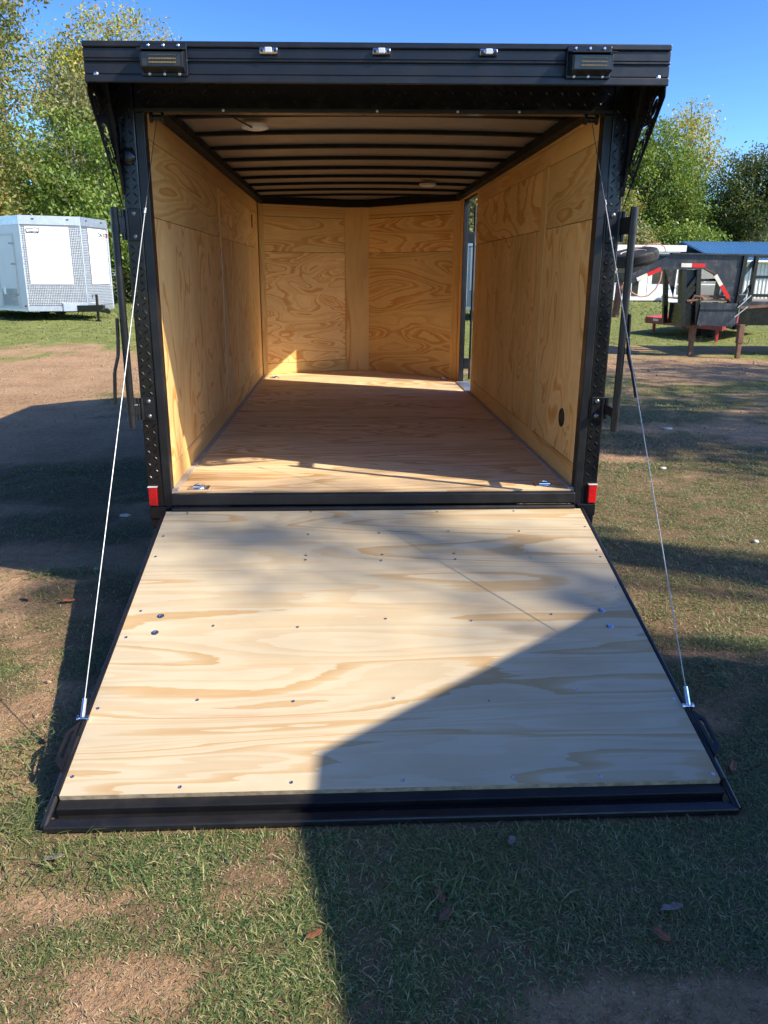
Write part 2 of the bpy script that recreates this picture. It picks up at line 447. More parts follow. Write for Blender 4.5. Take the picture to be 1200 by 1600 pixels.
# ------------------------------------------------------------------ enclosed trailers (parked ones)
def parked_trailer(name, label, apex, axis_angle, w, L, z0, z1, door=True, logos=True, group=None):
    """Local frame: nose points to +Y, apex at the origin."""
    root = empty(name, (apex[0], apex[1], float(gheight(np.array([apex[0]]), np.array([apex[1]]))[0])), axis_angle - math.pi/2, label, 'trailer', group)
    cy = -w*.577
    body = [(-w, cy), (0, 0), (w, cy), (w, -L), (-w, -L)]
    MB().prism([(x*.985, y*.985-.01, z1-.02) for x, y in body], (0, 0, .05)).build('roof', M['white'], root)
    MB().prism([(x*.97, y*.97-.03, z0-.04) for x, y in body], (0, 0, .08)).build('floor_pan', M['dark'], root)
    t = .02
    for s in (-1, 1):
        m = MB(); x0, x1 = sorted((s*w, s*(w-t)))
        m.box(x0, x1, -L, cy, z0, z1-.17); side = m.build('side_wall', M['white'], root, bevel=.004)
        mm = MB().box(*sorted((s*(w+.004), s*(w-t))), -L, cy, z1-.168, z1+.05); mm.build('top_trim', M['alu'], root)
        mm = MB().box(*sorted((s*(w+.006), s*(w-t))), -L, cy, z0-.06, z0-.002); mm.build('bottom_trim', M['alu'], root)
        e = Vector((0, 0, 0)) - Vector((s*w, cy, 0)); fl = e.length; e.normalize()
        nrm = Vector((s*.5, .866, 0)); nrm = Vector((e.y, -e.x, 0))
        if nrm.y < 0: nrm = -nrm
        c0 = Vector((s*w, cy, 0))
        def face(a0, a1, b0, b1, d0, d1, nm, mat, bev=0):
            c = c0 + e*((a0+a1)/2) + nrm*((d0+d1)/2) + Vector((0, 0, (b0+b1)/2))
            return MB().obox(c, e*(a1-a0)/2, nrm*(d1-d0)/2, Vector((0, 0, (b1-b0)/2))).build(nm, mat, root, bevel=bev)
        face(0, fl, z0, z1-.17, -.02, 0, 'nose_wall', M['aludark'])
        face(0, fl+.003, z1-.168, z1+.052, -.02, .012, 'nose_trim', M['alu'], .004)
        face(0, fl+.003, z0-.06, z0+.07, .001, .013, 'nose_bottom_trim', M['alu'], .004)
        face(.14, fl-.36 if s < 0 else fl-.3, z0+.62, z1-.21, .001, .012, 'white_panel', M['white'], .003)
        # raised silver pads of the tread plate
        pads = MB(); st = .042
        for i in range(int(fl/st)):
            for j in range(int((z1-.21-z0-.09)/st)):
                a = .02+i*st; b = z0+.09+j*st
                if .12 < a < fl-.33 and b > z0+.58: continue
                if a > fl-.03: continue
                c = c0+e*(a+st/2)+nrm*.003+Vector((0, 0, b+st/2))
                h = st*.36
                pads.add([c-e*h-Vector((0, 0, h)), c+e*h-Vector((0, 0, h)), c+e*h+Vector((0, 0, h)), c-e*h+Vector((0, 0, h)), c+nrm*.008], [(0, 1, 4), (1, 2, 4), (2, 3, 4), (3, 0, 4)])
        setp(pads.build('tread_plate', M['alu'], root), kind='stuff')
        for a in (.35, .8*fl):
            q = c0+e*a+nrm*.02+Vector((0, 0, z1-.03))
            MB().obox(q, e*.03, nrm*.012, Vector((0, 0, .014))).build('marker_lamp', M['dark'], root, bevel=.004)
        MB().tube([(s*(w-.012), cy+.012, z0-.05), (s*(w-.012), cy+.012, z1-.172)], .018, 8).build('corner_trim', M['alu'], root, smooth=True)
        if logos:
            up = Vector((0, 0, 1)); rt = -e if False else (e if s < 0 else -e)
            # readable from outside: right direction = nrm x up mirrored
            rt = up.cross(nrm)
            if s > 0:
                pos = c0+e*.32+nrm*.0135+up*(z1-.31)
                mt = Matrix((( rt.x, up.x, nrm.x, pos.x), (rt.y, up.y, nrm.y, pos.y), (rt.z, up.z, nrm.z, pos.z), (0, 0, 0, 1)))
                frame = [(-.16, -.07), (.13, -.07), (.17, .06), (.05, .075), (-.02, .05), (-.10, .06), (-.17, .03)]
                inner = [(-.145, -.055), (.12, -.055), (.152, .045), (.05, .058), (-.02, .034), (-.10, .043), (-.152, .016)]
                plate_with_holes('badge', frame, [inner[::-1]], .003, mt, M['dark'], root)
                text_mesh('badge_lettering', 'Continental', .062, M['dark'], mt @ Matrix.Translation((0, -.03, 0)), root)
            else:
                pos = c0+e*.33+nrm*.0135+up*(z1-.36)
                mt = Matrix((( rt.x, up.x, nrm.x, pos.x), (rt.y, up.y, nrm.y, pos.y), (rt.z, up.z, nrm.z, pos.z), (0, 0, 0, 1)))
                text_mesh('lettering', 'ON XO', .15, M['dark'], mt, root)
                text_mesh('red_lettering', 'E', .15, M['red'], mt @ Matrix.Translation((.31, 0, 0)), root)
    MB().tube([(0, -.004, z0+.07), (0, -.004, z1-.17)], .022, 8).build('nose_trim_strip', M['alu'], root, smooth=True)
    MB().box(-w+.02, w-.02, -L, -L+.02, z0, z1-.02).build('rear_wall', M['white'], root)
    # tongue, coupler, jack
    tg = MB()
    tg.beam((-.45, -1.0, z0-.03), (0, .75, z0+.03), .07, .17); tg.beam((.45, -1.0, z0-.03), (0, .75, z0+.03), .07, .17)
    tg.build('tongue', M['black'], root)
    MB().tube([(0, .62, z0-.02), (0, .86, z0-.02), (0, .96, z0-.06)], [.06, .07, .05], 10).build('coupler', M['black'], root, smooth=True)
    jk = MB().tube([(0, .45, z0-.28), (0, .45, z0+.38)], .035, 10).tube([(0, .45, .015), (0, .45, z0-.1)], .025, 8)
    jk.lathe((0, .45, 0.0), (0, 0, 1), [(.09, 0), (.09, .02), (.03, .03)], 12).tube([(0, .45, z0+.36), (.12, .45, z0+.36), (.12, .45, z0+.28)], .012, 6)
    jk.build('jack', M['black'], root, smooth=True)
    MB().prism([(-.55, -.25, z0-.06), (0, .02, z0-.06), (.55, -.25, z0-.06), (.55, -.31, z0-.06), (-.55, -.31, z0-.06)], (0, 0, .2)).build('stone_guard', M['alu'], root)
    # wheels
    for s in (-1, 1):
        for yy in (-L*.55, -L*.55-.86):
            wh = MB().lathe((s*(w-.27), yy, .35), (s, 0, 0), [(.0, -.02), (.2, 0), (.33, 0), (.355, .04), (.355, .17), (.33, .21), (.2, .21), (.19, .17), (.06, .19), (0, .19)], 24)
            wh.build('wheel', M['dark'], root, smooth=True)
        MB().prism([(s*w, -L*.55+.5, z0), (s*w, -L*.55+.35, .82), (s*w, -L*.55-1.2, .82), (s*w, -L*.55-1.36, z0)], (s*.06, 0, 0)).build('fender', M['alu'], root, bevel=.01)
    if door:
        # the entry door sits on the side that the nose lettering badge is on
        def side(a, b, y0, y1, z_0, z_1): return MB().box(w+a, w+b, y0, y1, z_0, z_1)
        d = side(.001, .012, cy-1.25, cy-.38, z0+.03, z1-.42).build('door', M['white'], root, bevel=.004)
        for q in ((cy-1.29, cy-1.252, z0+.02, z1-.38), (cy-.378, cy-.34, z0+.02, z1-.38), (cy-1.252, cy-.378, z1-.418, z1-.38)):
            side(.0005, .02, *q).build('door_frame', M['tape_white'], root)
        for zz in (z0+.35, (z0+z1)/2, z1-.62):
            side(.021, .035, cy-.56, cy-.33, zz-.02, zz+.02).build('hinge', M['satin_steel'], d, bevel=.004)
        side(.013, .02, cy-1.12, cy-.98, z0+.35, z0+.55).build('handle', M['alu'], d, bevel=.01)
        side(.001, .012, cy-1.22, cy-.42, z0+.06, z0+.5).build('kick_plate', M['alu'], d)
        side(.001, .02, cy-.12, cy-.05, z0+.05, z0+.09).build('side_marker', M['red'], root, bevel=.004)
        for k in range(5):
            side(.0005, .003, cy-1.35-k*1.0, cy-1.34-k*1.0, z0, z1-.17).build('panel_seam', M['alu'], root)
    return root

ang = lambda x, y: math.atan2(y, x)
parked_trailer('white_cargo_trailer', 'white enclosed trailer with silver tread plate nose parked by the trees', (-6.96, 18.28), ang(.754, -.657), 1.273, 6.0, .30, 2.55, group='white enclosed trailers')
parked_trailer('white_cargo_trailer', 'white trailer seen through the open side door of the black trailer', (5.3, 24.4), ang(-.2, -.98), 1.2, 5.5, .42, 2.72, door=False, logos=False, group='white enclosed trailers')
# stands just outside the frame and shades the lower right of the ramp
parked_trailer('white_cargo_trailer', 'white enclosed trailer parked beside the ramp and shading it', (3.61, -1.87), ang(-.19, .98), 1.25, 4.6, .45, 2.36, door=True, logos=False, group='white enclosed trailers')

# ------------------------------------------------------------------ the black cargo trailer
FZ = 0.538
T = empty('cargo_trailer', (0, 0, 0), 0, 'black enclosed cargo trailer, open ramp door and bare plywood interior', 'trailer')
def part(mb, name, mat, parent=None, **kw): return mb.build(name, mat, T if parent is None else parent, **kw)

NL, NA, NB, NR = (-1.0, 4.66), (-.105, 5.17), (.105, 5.17), (1.0, 4.34)   # nose corners
# floor
fl = MB().prism([(-1.0, .004, FZ-.02), (1.0, .004, FZ-.02), (1.0, 4.34, FZ-.02), (.105, 5.17, FZ-.02), (-.105, 5.17, FZ-.02), (-1.0, 4.66, FZ-.02)], (0, 0, .02))
part(fl, 'floor_panel', M['ply_floor'], origin=(0, 1.3, FZ))
# outer shell
for s in (-1, 1):
    if s < 0:
        part(MB().box(-1.055, -1.035, .06, 4.6, .44, 2.40), 'outer_skin', M['black'])
    else:
        m = MB().box(1.035, 1.055, .06, 3.42, .44, 2.40).box(1.012, 1.04, 4.10, 4.4, .44, 2.40).box(1.035, 1.055, 3.42, 4.10, 2.235, 2.40).box(1.035, 1.055, 3.42, 4.10, .44, .52)
        part(m, 'outer_skin', M['black'])
def wallseg(p, q, z0, z1, d0, d1):
    """box standing on segment p-q, from offset d0 to d1 (outwards = away from inside)."""
    p = Vector((*p, 0)); q = Vector((*q, 0)); e = (q-p); L = e.length; e.normalize(); n = Vector((-e.y, e.x, 0))
    return MB().obox((p+q)/2+n*(d0+d1)/2+Vector((0, 0, (z0+z1)/2)), e*L/2, n*(d1-d0)/2, Vector((0, 0, (z1-z0)/2)))
part(MB().prism([(-1.055, 4.6, .44), (-1.055, 4.72, .44), (-.13, 5.27, .44), (.13, 5.27, .44), (1.055, 4.42, .44), (1.055, 4.4, .44), (1.035, 4.4, .44), (1.035, 4.41, .44), (.12, 5.245, .44), (-.12, 5.245, .44), (-1.035, 4.70, .44), (-1.035, 4.6, .44)], (0, 0, 1.96)), 'nose_skin', M['black'])
part(MB().prism([(-1.11, -.02, 2.405), (1.11, -.02, 2.405), (1.11, 4.44, 2.405), (.13, 5.33, 2.405), (-.13, 5.33, 2.405), (-1.11, 4.74, 2.405)], (0, 0, .02)), 'roof', M['black'], bevel=.006)
part(MB().box(-.74, .74, .12, 4.6, .40, .516).box(-.3, .3, 4.6, 5.6, .40, .5), 'chassis', M['dark'])
for s in (-1, 1):
    for yy in (2.1, 2.95):
        part(MB().lathe((s*.80, yy, .255), (s, 0, 0), [(0, -.02), (.15, 0), (.24, 0), (.255, .03), (.255, .15), (.24, .18), (.15, .18), (.14, .15), (0, .16)], 24), 'wheel', M['dark'], smooth=True)

# ---- interior wall panels
def panel(x_in, y0, y1, z0, z1, mat, name='wall_panel', proud=0.0, thick=.009):
    s = 1 if x_in > 0 else -1
    a, b = sorted((x_in - s*proud, x_in + s*(thick)))
    return part(MB().box(a, b, y0+.0016, y1-.0016, z0+.0016, z1-.0016), name, mat, origin=((a+b)/2, (y0+y1)/2, (z0+z1)/2), bevel=.0012, seg=1)
WT = 2.285
for x_in, ys in ((-1.0, [(.004, 2.05), (2.095, 4.42)]), (1.0, [(.004, .93), (1.05, 3.40)])):
    for (y0, y1) in ys:
        panel(x_in, y0, y1, .655, 1.81, M['ply_side'])
        panel(x_in, y0, y1, 1.81, 2.135, M['ply_upper'])
panel(-1.0, .004, 4.62, FZ, .655, M['ply_stripy'], 'kick_strip')
panel(1.0, .004, 3.40, FZ, .655, M['ply_stripy'], 'kick_strip')
panel(-1.0, .004, 4.62, 2.135, WT, M['ply_stripy'], 'top_strip')
panel(1.0, .004, 4.34, 2.235, WT, M['ply_stripy'], 'top_strip')
panel(1.0, .004, 3.40, 2.135, 2.235, M['ply_stripy'], 'top_strip')
panel(-1.0, 4.42, 4.62, .655, 2.135, M['ply_strip'], 'corner_strip')
panel(1.0, 4.125, 4.34, FZ, 2.235, M['ply_strip'], 'corner_strip')
panel(1.0, .93, 1.05, .655, 2.135, M['ply_strip'], 'batten', proud=.007)
panel(-1.0, 2.05, 2.095, .655, 2.135, M['ply_strip'], 'batten', proud=.005)
part(MB().box(-.9965, -.9905, 2.062, 2.074, .70, 1.74), 'trim_strip', M['caulk'], bevel=.001)
# grommet on the right wall, slot on the left wall
gm = part(MB().lathe((.9995, .325, .846), (-1, 0, 0), [(.0, .001), (.036, .0012), (.040, .006), (.048, .005), (.05, 0)], 28), 'grommet', M['satin'], smooth=True)
part(MB().box(-.9995, -.994, 4.07, 4.13, 1.985, 2.10), 'vent_slot', M['satin'], bevel=.002)
part(MB().beam((-.985, .01, FZ+.004), (-.985, 4.6, FZ+.004), .028, .01), 'caulk_bead', M['caulk'])
part(MB().beam((.985, .01, FZ+.004), (.985, 3.4, FZ+.004), .028, .01), 'caulk_bead', M['caulk'])
# nose walls
def npanel(p, q, a0, a1, z0, z1, mat, name='wall_panel', proud=0.0):
    P = Vector(p).lerp(Vector(q), a0); Q = Vector(p).lerp(Vector(q), a1)
    dd = (Q-P).normalized()*.0012; P += dd; Q -= dd
    o = Vector((*(P+Q)/2, (z0+z1)/2))
    mb = wallseg(P, Q, z0+.0012, z1-.0012, -proud, .009)
    # local axes along the wall so that the grain follows it
    e = (Q-P).normalized()
    R = Matrix(((e.x, -e.y, 0), (e.y, e.x, 0), (0, 0, 1)))
    ob = mb.build(name, mat, T, origin=o, bevel=.0012, seg=1)
    ob.data.transform(R.inverted().to_4x4()); ob.rotation_euler = R.to_euler()
    return ob
for (p, q, main) in ((NL, NA, 'ply_front'), (NB, NR, 'ply_front_flame')):
    a, b = (.06, 1.0) if p == NL else (.0, .93)
    npanel(p, q, a, b, .655 if p == NL else FZ, 1.785, M[main])
    npanel(p, q, a, b, 1.786, 2.128, M['ply_front_flame'])
    npanel(p, q, a, b, 2.13, WT, M['ply_upper'], 'top_strip')
npanel(NL, NA, .0, .06, FZ, WT, M['ply_strip'], 'corner_strip', proud=.006)
npanel(NB, NR, .93, 1.0, FZ, WT, M['ply_strip'], 'corner_strip', proud=.006)
npanel(NL, NA, .06, 1.0, FZ, .654, M['ply_front_flame'], 'kick_strip')
npanel((-.13, 5.155), (.13, 5.155), 0, 1, FZ, WT, M['ply_strip'], 'centre_batten', proud=.008)

# ---- ceiling
part(MB().prism([(x_, .03, 2.295+0.018*(1-x_*x_)) for x_ in np.linspace(-1, 1, 11)] + [(1.0, .03, 2.37), (-1.0, .03, 2.372)], (0, 4.4, 0)), 'roof_liner', M['roofskin'], smooth=True)
part(MB().prism([(-1.0, 4.43, 2.315), (1.0, 4.34, 2.315), (.105, 5.17, 2.315), (-.105, 5.17, 2.315), (-1.0, 4.66, 2.315)], (0, 0, .02)), 'roof_liner', M['roofskin'])
for i in range(9):
    y = .41+.5*i
    pts = []
    m = MB()
    xs = np.linspace(-.985, .985, 9)
    for a, b in zip(xs[:-1], xs[1:]):
        za = 2.286+0.018*(1-a*a); zb = 2.286+0.018*(1-b*b)
        m.add([(a, y-.02, za-.010), (b, y-.02, zb-.010), (b, y+.02, zb-.010), (a, y+.02, za-.010), (a, y-.02, za+.010), (b, y-.02, zb+.010), (b, y+.02, zb+.010), (a, y+.02, za+.010)],
              [(0, 1, 2, 3), (4, 7, 6, 5), (0, 4, 5, 1), (3, 2, 6, 7), (0, 3, 7, 4), (1, 5, 6, 2)])
    part(m, 'roof_bow', M['bow'])
for s in (-1, 1):
    m = MB().beam((s*.965, .03, 2.272), (s*.965, 4.38 if s > 0 else 4.64, 2.272), .06, .045)
    part(m, 'roof_rail', M['bow'])
part(MB().beam((-.96, 4.62, 2.272), (-.11, 5.12, 2.272), .07, .06).beam((.96, 4.32, 2.272), (.11, 5.12, 2.272), .07, .06).beam((-.13, 5.12, 2.272), (.13, 5.12, 2.272), .07, .06), 'nose_rail', M['bow'])
for (x, y) in ((-.589, .62), (.56, 3.29)):
    d = part(MB().lathe((x, y, 2.2745), (0, 0, -1), [(0, -.012), (.07, -.012), (.07, -.004), (.066, .003), (.05, .008), (.02, .010), (0, .010)], 28), 'dome_light', M['white_plastic'], smooth=True)
    part(MB().lathe((x, y, 2.2745), (0, 0, -1), [(.058, .0062), (.045, .0095), (.03, .0105), (.015, .0115), (0, .0115)], 20), 'lamp_lens', M['white'], d, smooth=True)
part(MB().tube([(-.98, .10, 2.29), (-.85, .14, 2.262), (-.66, .3, 2.268), (-.6, .57, 2.268)], .004, 6), 'lamp_wire', M['dark'], smooth=True)

# ---- rear frame: posts, diamond plate, header
def lugs(mb, o, u, v, n, W, H, pitch=.031):
    """raised lugs of diamond plate on a W x H rectangle at o spanned by u, v with normal n."""
    o, u, v, n = map(Vector, (o, u, v, n))
    nu = max(1, int(W/pitch)); nv = int(H/pitch)
    for i in range(nu):
        for j in range(nv):
            c = o + u*(W*(i+.5)/nu) + v*(H*(j+.5)/nv)
            d = (u+v).normalized() if (i+j) % 2 else (u-v).normalized()
            w = d.cross(n)
            l, h = pitch*.50, pitch*.12
            mb.add([c+d*l, c+w*h, c-d*l, c-w*h, c+d*l*.45+n*.0042, c-d*l*.45+n*.0042],
                   [(0, 1, 4), (1, 2, 5), (1, 5, 4), (2, 3, 5), (3, 0, 4), (3, 4, 5)])
for s in (-1, 1):
    part(MB().box(*sorted((s*.998, s*1.038)), -.006, .06, .45, 2.232), 'door_frame', M['satin'], bevel=.004)
    pl = part(MB().box(*sorted((s*1.039, s*1.112)), -.002, .058, .44, 2.40), 'corner_post', M['black'], bevel=.006)
    lg = MB(); x0 = min(s*1.044, s*1.108)
    lugs(lg, (x0, -.002, .60), (1, 0, 0), (0, 0, 1), (0, -1, 0), .064, 1.66)
    setp(lg.build('tread_lugs', M['black'], pl), kind='stuff')
    # outer side of the post
    lg = MB(); lugs(lg, (s*1.112, .0, .60), (0, 1, 0), (0, 0, 1), (s, 0, 0), .056, 1.2)
    setp(lg.build('tread_lugs', M['black'], pl), kind='stuff')
    part(MB().box(*sorted((s*1.012, s*1.108)), -.018, .05, .405, .468), 'bumper_block', M['black'], bevel=.005)
    part(MB().box(*sorted((s*1.02, s*1.104)), -.010, .05, .355, .403), 'bumper_block', M['black'], bevel=.005)
    rf = part(MB().box(*sorted((s*1.066, s*1.106)), -.022, -.0025, .474, .566), 'reflector', M['red'], bevel=.003)
    part(MB().box(*sorted((s*1.063, s*1.109)), -.024, -.0025, .5665, .5695), 'reflector_cap', M['tape_white'], rf, bevel=.001)
part(MB().lathe((-1.082, -.003, 2.055), (0, -1, 0), [(0, .012), (.022, .012), (.03, .010), (.036, .004), (.037, 0)], 28), 'round_disc', M['black'], smooth=True)  # plain round black disc on the post, gives no light
hd = part(MB().box(-1.037, 1.037, .0, .058, 2.233, 2.40), 'header', M['black'], bevel=.004)
lg = MB(); lugs(lg, (-1.03, .0, 2.25), (1, 0, 0), (0, 0, 1), (0, -1, 0), 2.06, .085, .034)
setp(lg.build('tread_lugs', M['black'], hd), kind='stuff')
part(MB().box(-1.037, 1.037, -.008, -.0005, 2.234, 2.249), 'header_trim', M['satin'], bevel=.002)
for x in (-.66, .0, .35, .62):
    part(MB().lathe((x, -.008, 2.24), (0, -1, 0), [(.006, 0), (.006, .003), (.002, .004)], 8), 'screw', M['steel'])
# threshold and hinge
th = part(MB().box(-.997, .997, -.035, .003, .475, .534), 'threshold', M['satin'], bevel=.008)
part(MB().tube([(-.99, -.045, .462), (.99, -.045, .462)], .0115, 10), 'ramp_hinge', M['satin'], smooth=True)
part(MB().box(-.997, .997, -.028, .058, .41, .449), 'rear_crossmember', M['satin'], bevel=.004)

# ---- spoiler above the door
SY = -.41
sp = part(MB().box(-1.113, 1.113, SY, SY+.02, 2.2700, 2.3950), 'spoiler', M['satin'], bevel=.003)
SX = 1.113
part(MB().box(-SX, SX, SY-.012, SY-.0005, 2.3790, 2.4000), 'spoiler_rib', M['satin'], sp, bevel=.004)
part(MB().box(-SX, SX, SY-.010, SY-.0005, 2.3315, 2.3395), 'spoiler_rib', M['satin'], sp, bevel=.003)
part(MB().box(-SX, SX, SY-.004, SY-.0005, 2.3440, 2.3770), 'spoiler_rib', M['satin'], sp, bevel=.002)
part(MB().box(-SX, SX, SY-.004, SY-.0005, 2.2900, 2.3270), 'spoiler_rib', M['satin'], sp, bevel=.002)
part(MB().box(-SX, SX, SY-.012, SY-.0005, 2.2590, 2.2865), 'spoiler_rib', M['satin'], sp, bevel=.004)
part(MB().box(-SX+.002, SX-.002, SY+.021, .0, 2.3830, 2.3915), 'spoiler_top', M['black'])
part(MB().box(-1.03, 1.03, SY+.0205, -.012, 2.352, 2.362), 'spoiler_underside', M['roofskin'])
for x in (-1.07, 1.07):
    part(MB().lathe((x, SY-.004, 2.288), (0, -1, 0), [(.0085, 0), (.0085, .005), (.004, .008)], 10), 'screw', M['steel'], sp, smooth=True)
# side wings with cut-outs
def ellipse(cx, cy, a, b, rot=0, n=20, t0=0, t1=2*math.pi):
    out = []
    for k in range(n):
        t = t0+(t1-t0)*k/n
        x, y = a*math.cos(t), b*math.sin(t)
        out.append((cx+x*math.cos(rot)-y*math.sin(rot), cy+x*math.sin(rot)+y*math.cos(rot)))
    return out
def arc_slot(cx, cy, a, b, wdt, t0, t1, rot=0, n=16):
    o, i = [], []
    for k in range(n+1):
        t = t0+(t1-t0)*k/n
        for lst, d in ((o, wdt/2), (i, -wdt/2)):
            x, y = (a+d)*math.cos(t), (b+d)*math.sin(t)
            lst.append((cx+x*math.cos(rot)-y*math.sin(rot), cy+x*math.sin(rot)+y*math.cos(rot)))
    return o+i[::-1]
# plate coordinates: u = y (negative outwards), v = z
wing_outer = [(-.388, 2.382), (.050, 2.382), (.050, 1.85), (-.012, 1.85), (-.388, 2.228), (-.388, 2.26)]
tA = Vector((-.392, 2.238)); tB = Vector((-.01, 1.85)); ed = (tB-tA).normalized(); en = Vector((ed.y*-1, ed.x)); en = en if en.x > 0 else -en
er = math.atan2(ed.y, ed.x)
def wp(s, d):
    p = tA+ed*s+en*d; return (p.x, p.y)
holes = []
holes.append(arc_slot(*wp(.095, .055), .042, .022, .010, .35, 2*math.pi-.35, er))
for k in range(15):
    holes.append(ellipse(*wp(.085+k*.0175, .098+.006*math.sin(k*.9)), .0052, .0042, er, 8))
for k, (s_, d_, l_) in enumerate(((.165, .038, .022), (.185, .055, .028), (.205, .033, .020), (.215, .062, .020), (.245, .042, .024), (.262, .066, .018), (.292, .036, .018), (.385, .034, .020), (.405, .052, .012))):
    holes.append(ellipse(*wp(s_, d_), l_, .006, er+(.5 if k % 2 else -.35), 12))
holes.append(arc_slot(*wp(.325, .056), .034, .018, .008, -2.4, 2.4, er))
holes.append(arc_slot(*wp(.375, .075), .020, .014, .008, .4, 4.6, er))
for s in (-1, 1):
    mt = Matrix(((0, 0, 1, s*1.1155), (1, 0, 0, 0), (0, 1, 0, 0), (0, 0, 0, 1)))
    plate_with_holes('spoiler_wing', wing_outer, holes, .004, mt, M['black'], T)
    part(MB().beam((s*1.108, -.16, 2.380), (s*1.108, -.01, 1.90), .010, .012), 'wing_bracket', M['satin'])
# loading lamps
for x0 in (-.812, .79):
    yb = SY-.0125
    L_ = part(MB().box(x0-.086, x0+.086, yb-.012, yb, 2.2790, 2.3890), 'loading_lamp', M['black'], bevel=.003)
    part(MB().prism([(x0-.078, yb-.012, 2.2890), (x0-.078, yb-.062, 2.2970), (x0-.078, yb-.066, 2.3490), (x0-.078, yb-.012, 2.3650)], (.156, 0, 0)), 'lamp_housing', M['satin'], L_, bevel=.002)
    part(MB().prism([(x0-.084, yb-.012, 2.3670), (x0-.084, yb-.082, 2.3510), (x0-.084, yb-.083, 2.3555), (x0-.084, yb-.012, 2.3735)], (.168, 0, 0)), 'lamp_hood', M['satin'], L_, bevel=.0015)
    part(MB().prism([(x0-.070, yb-.0645, 2.3010), (x0-.070, yb-.0665, 2.3465), (x0-.070, yb-.0685, 2.3465), (x0-.070, yb-.0660, 2.3010)], (.140, 0, 0)), 'lamp_lens', M['lens'], L_)
    led = MB()
    for r_ in range(3):
        for k in range(18):
            zz = 2.3120+r_*.0125
            led.obox((x0-.042+k*.0055, yb-.0692, zz), (.0019, 0, 0), (0, .0012, 0), (0, 0, .0023))
    setp(led.build('led_dots', M['amber'], L_), kind='stuff')
    for k in range(3):
        for zz in (2.3810, 2.2855):
            part(MB().lathe((x0-.055+k*.055, yb-.012, zz), (0, -1, 0), [(.006, 0), (.006, .004), (.003, .007)], 8), 'screw', M['steel'], L_, smooth=True)
# centre marker lamps
for x0 in (-.425, -.002, .404):
    b = MB().prism([(x0-.034, SY-.004, 2.3520), (x0-.034, SY-.02, 2.3570), (x0-.034, SY-.024, 2.3680), (x0-.034, SY-.02, 2.3790), (x0-.034, SY-.004, 2.3840)], (.068, 0, 0))
    c = part(b, 'marker_lamp', M['chrome'], bevel=.003)
    part(MB().box(x0-.013, x0+.013, SY-.030, SY-.0245, 2.3590, 2.3780), 'lamp_lens', M['white_plastic'], c, bevel=.003)
    for s in (-1, 1):
        part(MB().lathe((x0+s*.025, SY-.023, 2.3680), (0, -1, 0), [(.006, 0), (.005, .004), (.001, .005)], 10), 'screw', M['dark'], c, smooth=True)

# ---- bar locks on both posts, swung open on their hinges
for s in (-1, 1):
    X, BY = (-1.146, -.05) if s < 0 else (1.112, -.17)
    lb = part(MB().tube([(X, BY, .865), (X, BY, 1.845)], .0165, 12), 'lock_bar', M['satin'], smooth=True)
    for zc in (.93, 1.74): part(MB().tube([(X, BY, zc), (X, BY, zc+.035)], .019, 12), 'bar_collar', M['satin'], lb, smooth=True)
    for z0, z1 in ((1.705, 1.842), (.895, 1.005)):
        br = part(MB().box(*sorted((s*1.046, s*1.098)), -.014, -.0025, z0, z1), 'lock_bracket', M['satin'], bevel=.003)
        part(MB().tube([(s*1.105, -.012, z0+.004), (s*1.105, -.012, z1-.004)], .0095, 10), 'hinge_knuckle', M['satin'], br, smooth=True)
        part(MB().beam((s*1.112, -.016, (z0+z1)/2), (X-s*.004, BY+.012, (z0+z1)/2), .008, z1-z0-.065), 'hinge_leaf', M['satin'], br, bevel=.002)
        part(MB().tube([(s*1.121, -.018, z0+.004), (s*1.121, -.018, z1-.004)], .0085, 10), 'hinge_knuckle', M['satin'], br, smooth=True)
        for zz in (z0+.02, z1-.02):
            part(MB().lathe((s*1.072, -.014, zz), (0, -1, 0), [(.010, 0), (.010, .004), (.006, .008), (.001, .009)], 12), 'bolt', M['satin_steel'], br, smooth=True)
    # lever hanging from the bar
    if s > 0:
        pts = [(1.135, BY, 1.40), (1.138, BY, 1.30), (1.143, BY-.01, 1.22), (1.168, BY-.02, 1.14), (1.192, BY-.03, 1.03)]
    else:
        pts = [(-1.174, BY, 1.37), (-1.177, BY, 1.28), (-1.181, BY-.01, 1.20), (-1.20, BY-.02, 1.13), (-1.21, BY-.025, .98)]
    lv = MB()
    for a, b in zip(pts[:-1], pts[1:]): lv.beam(a, b, .010, .030, (0, 1, 0))
    part(lv, 'lock_lever', M['satin'], lb, bevel=.003)

# ---- ramp door
RY0, RZ0, RY1, RZ1 = -.05, .4534, -1.69, .0525
ru = Vector((0, RY1-RY0, RZ1-RZ0)); RL = ru.length; ru.normalize()
rn = Vector((1, 0, 0)).cross(ru); rn = rn if rn.z > 0 else -rn
def rp(x, s, h=0.0): return Vector((x, RY0, RZ0)) + ru*s + rn*h
def rs(y): return (y-RY0)/ru.y
R = empty('ramp_door', (0, RY0, RZ0)); R.parent = T
def rpart(mb, name, mat, parent=None, **kw):
    ob = mb.build(name, mat, parent if parent is not None else R, **kw)
    if parent is None or parent is R: ob.location = ob.location - Vector((0, RY0, RZ0))
    return ob
def rbox(x0, x1, s0, s1, h0, h1):
    return MB().obox(rp((x0+x1)/2, (s0+s1)/2, (h0+h1)/2), Vector(((x1-x0)/2, 0, 0)), ru*(s1-s0)/2, rn*(h1-h0)/2)
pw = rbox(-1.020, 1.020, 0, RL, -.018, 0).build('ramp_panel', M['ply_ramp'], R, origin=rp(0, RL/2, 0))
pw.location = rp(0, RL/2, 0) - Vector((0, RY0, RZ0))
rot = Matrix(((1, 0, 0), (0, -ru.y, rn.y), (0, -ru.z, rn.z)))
pw.data.transform(rot.to_4x4().inverted()); pw.rotation_euler = rot.to_euler()
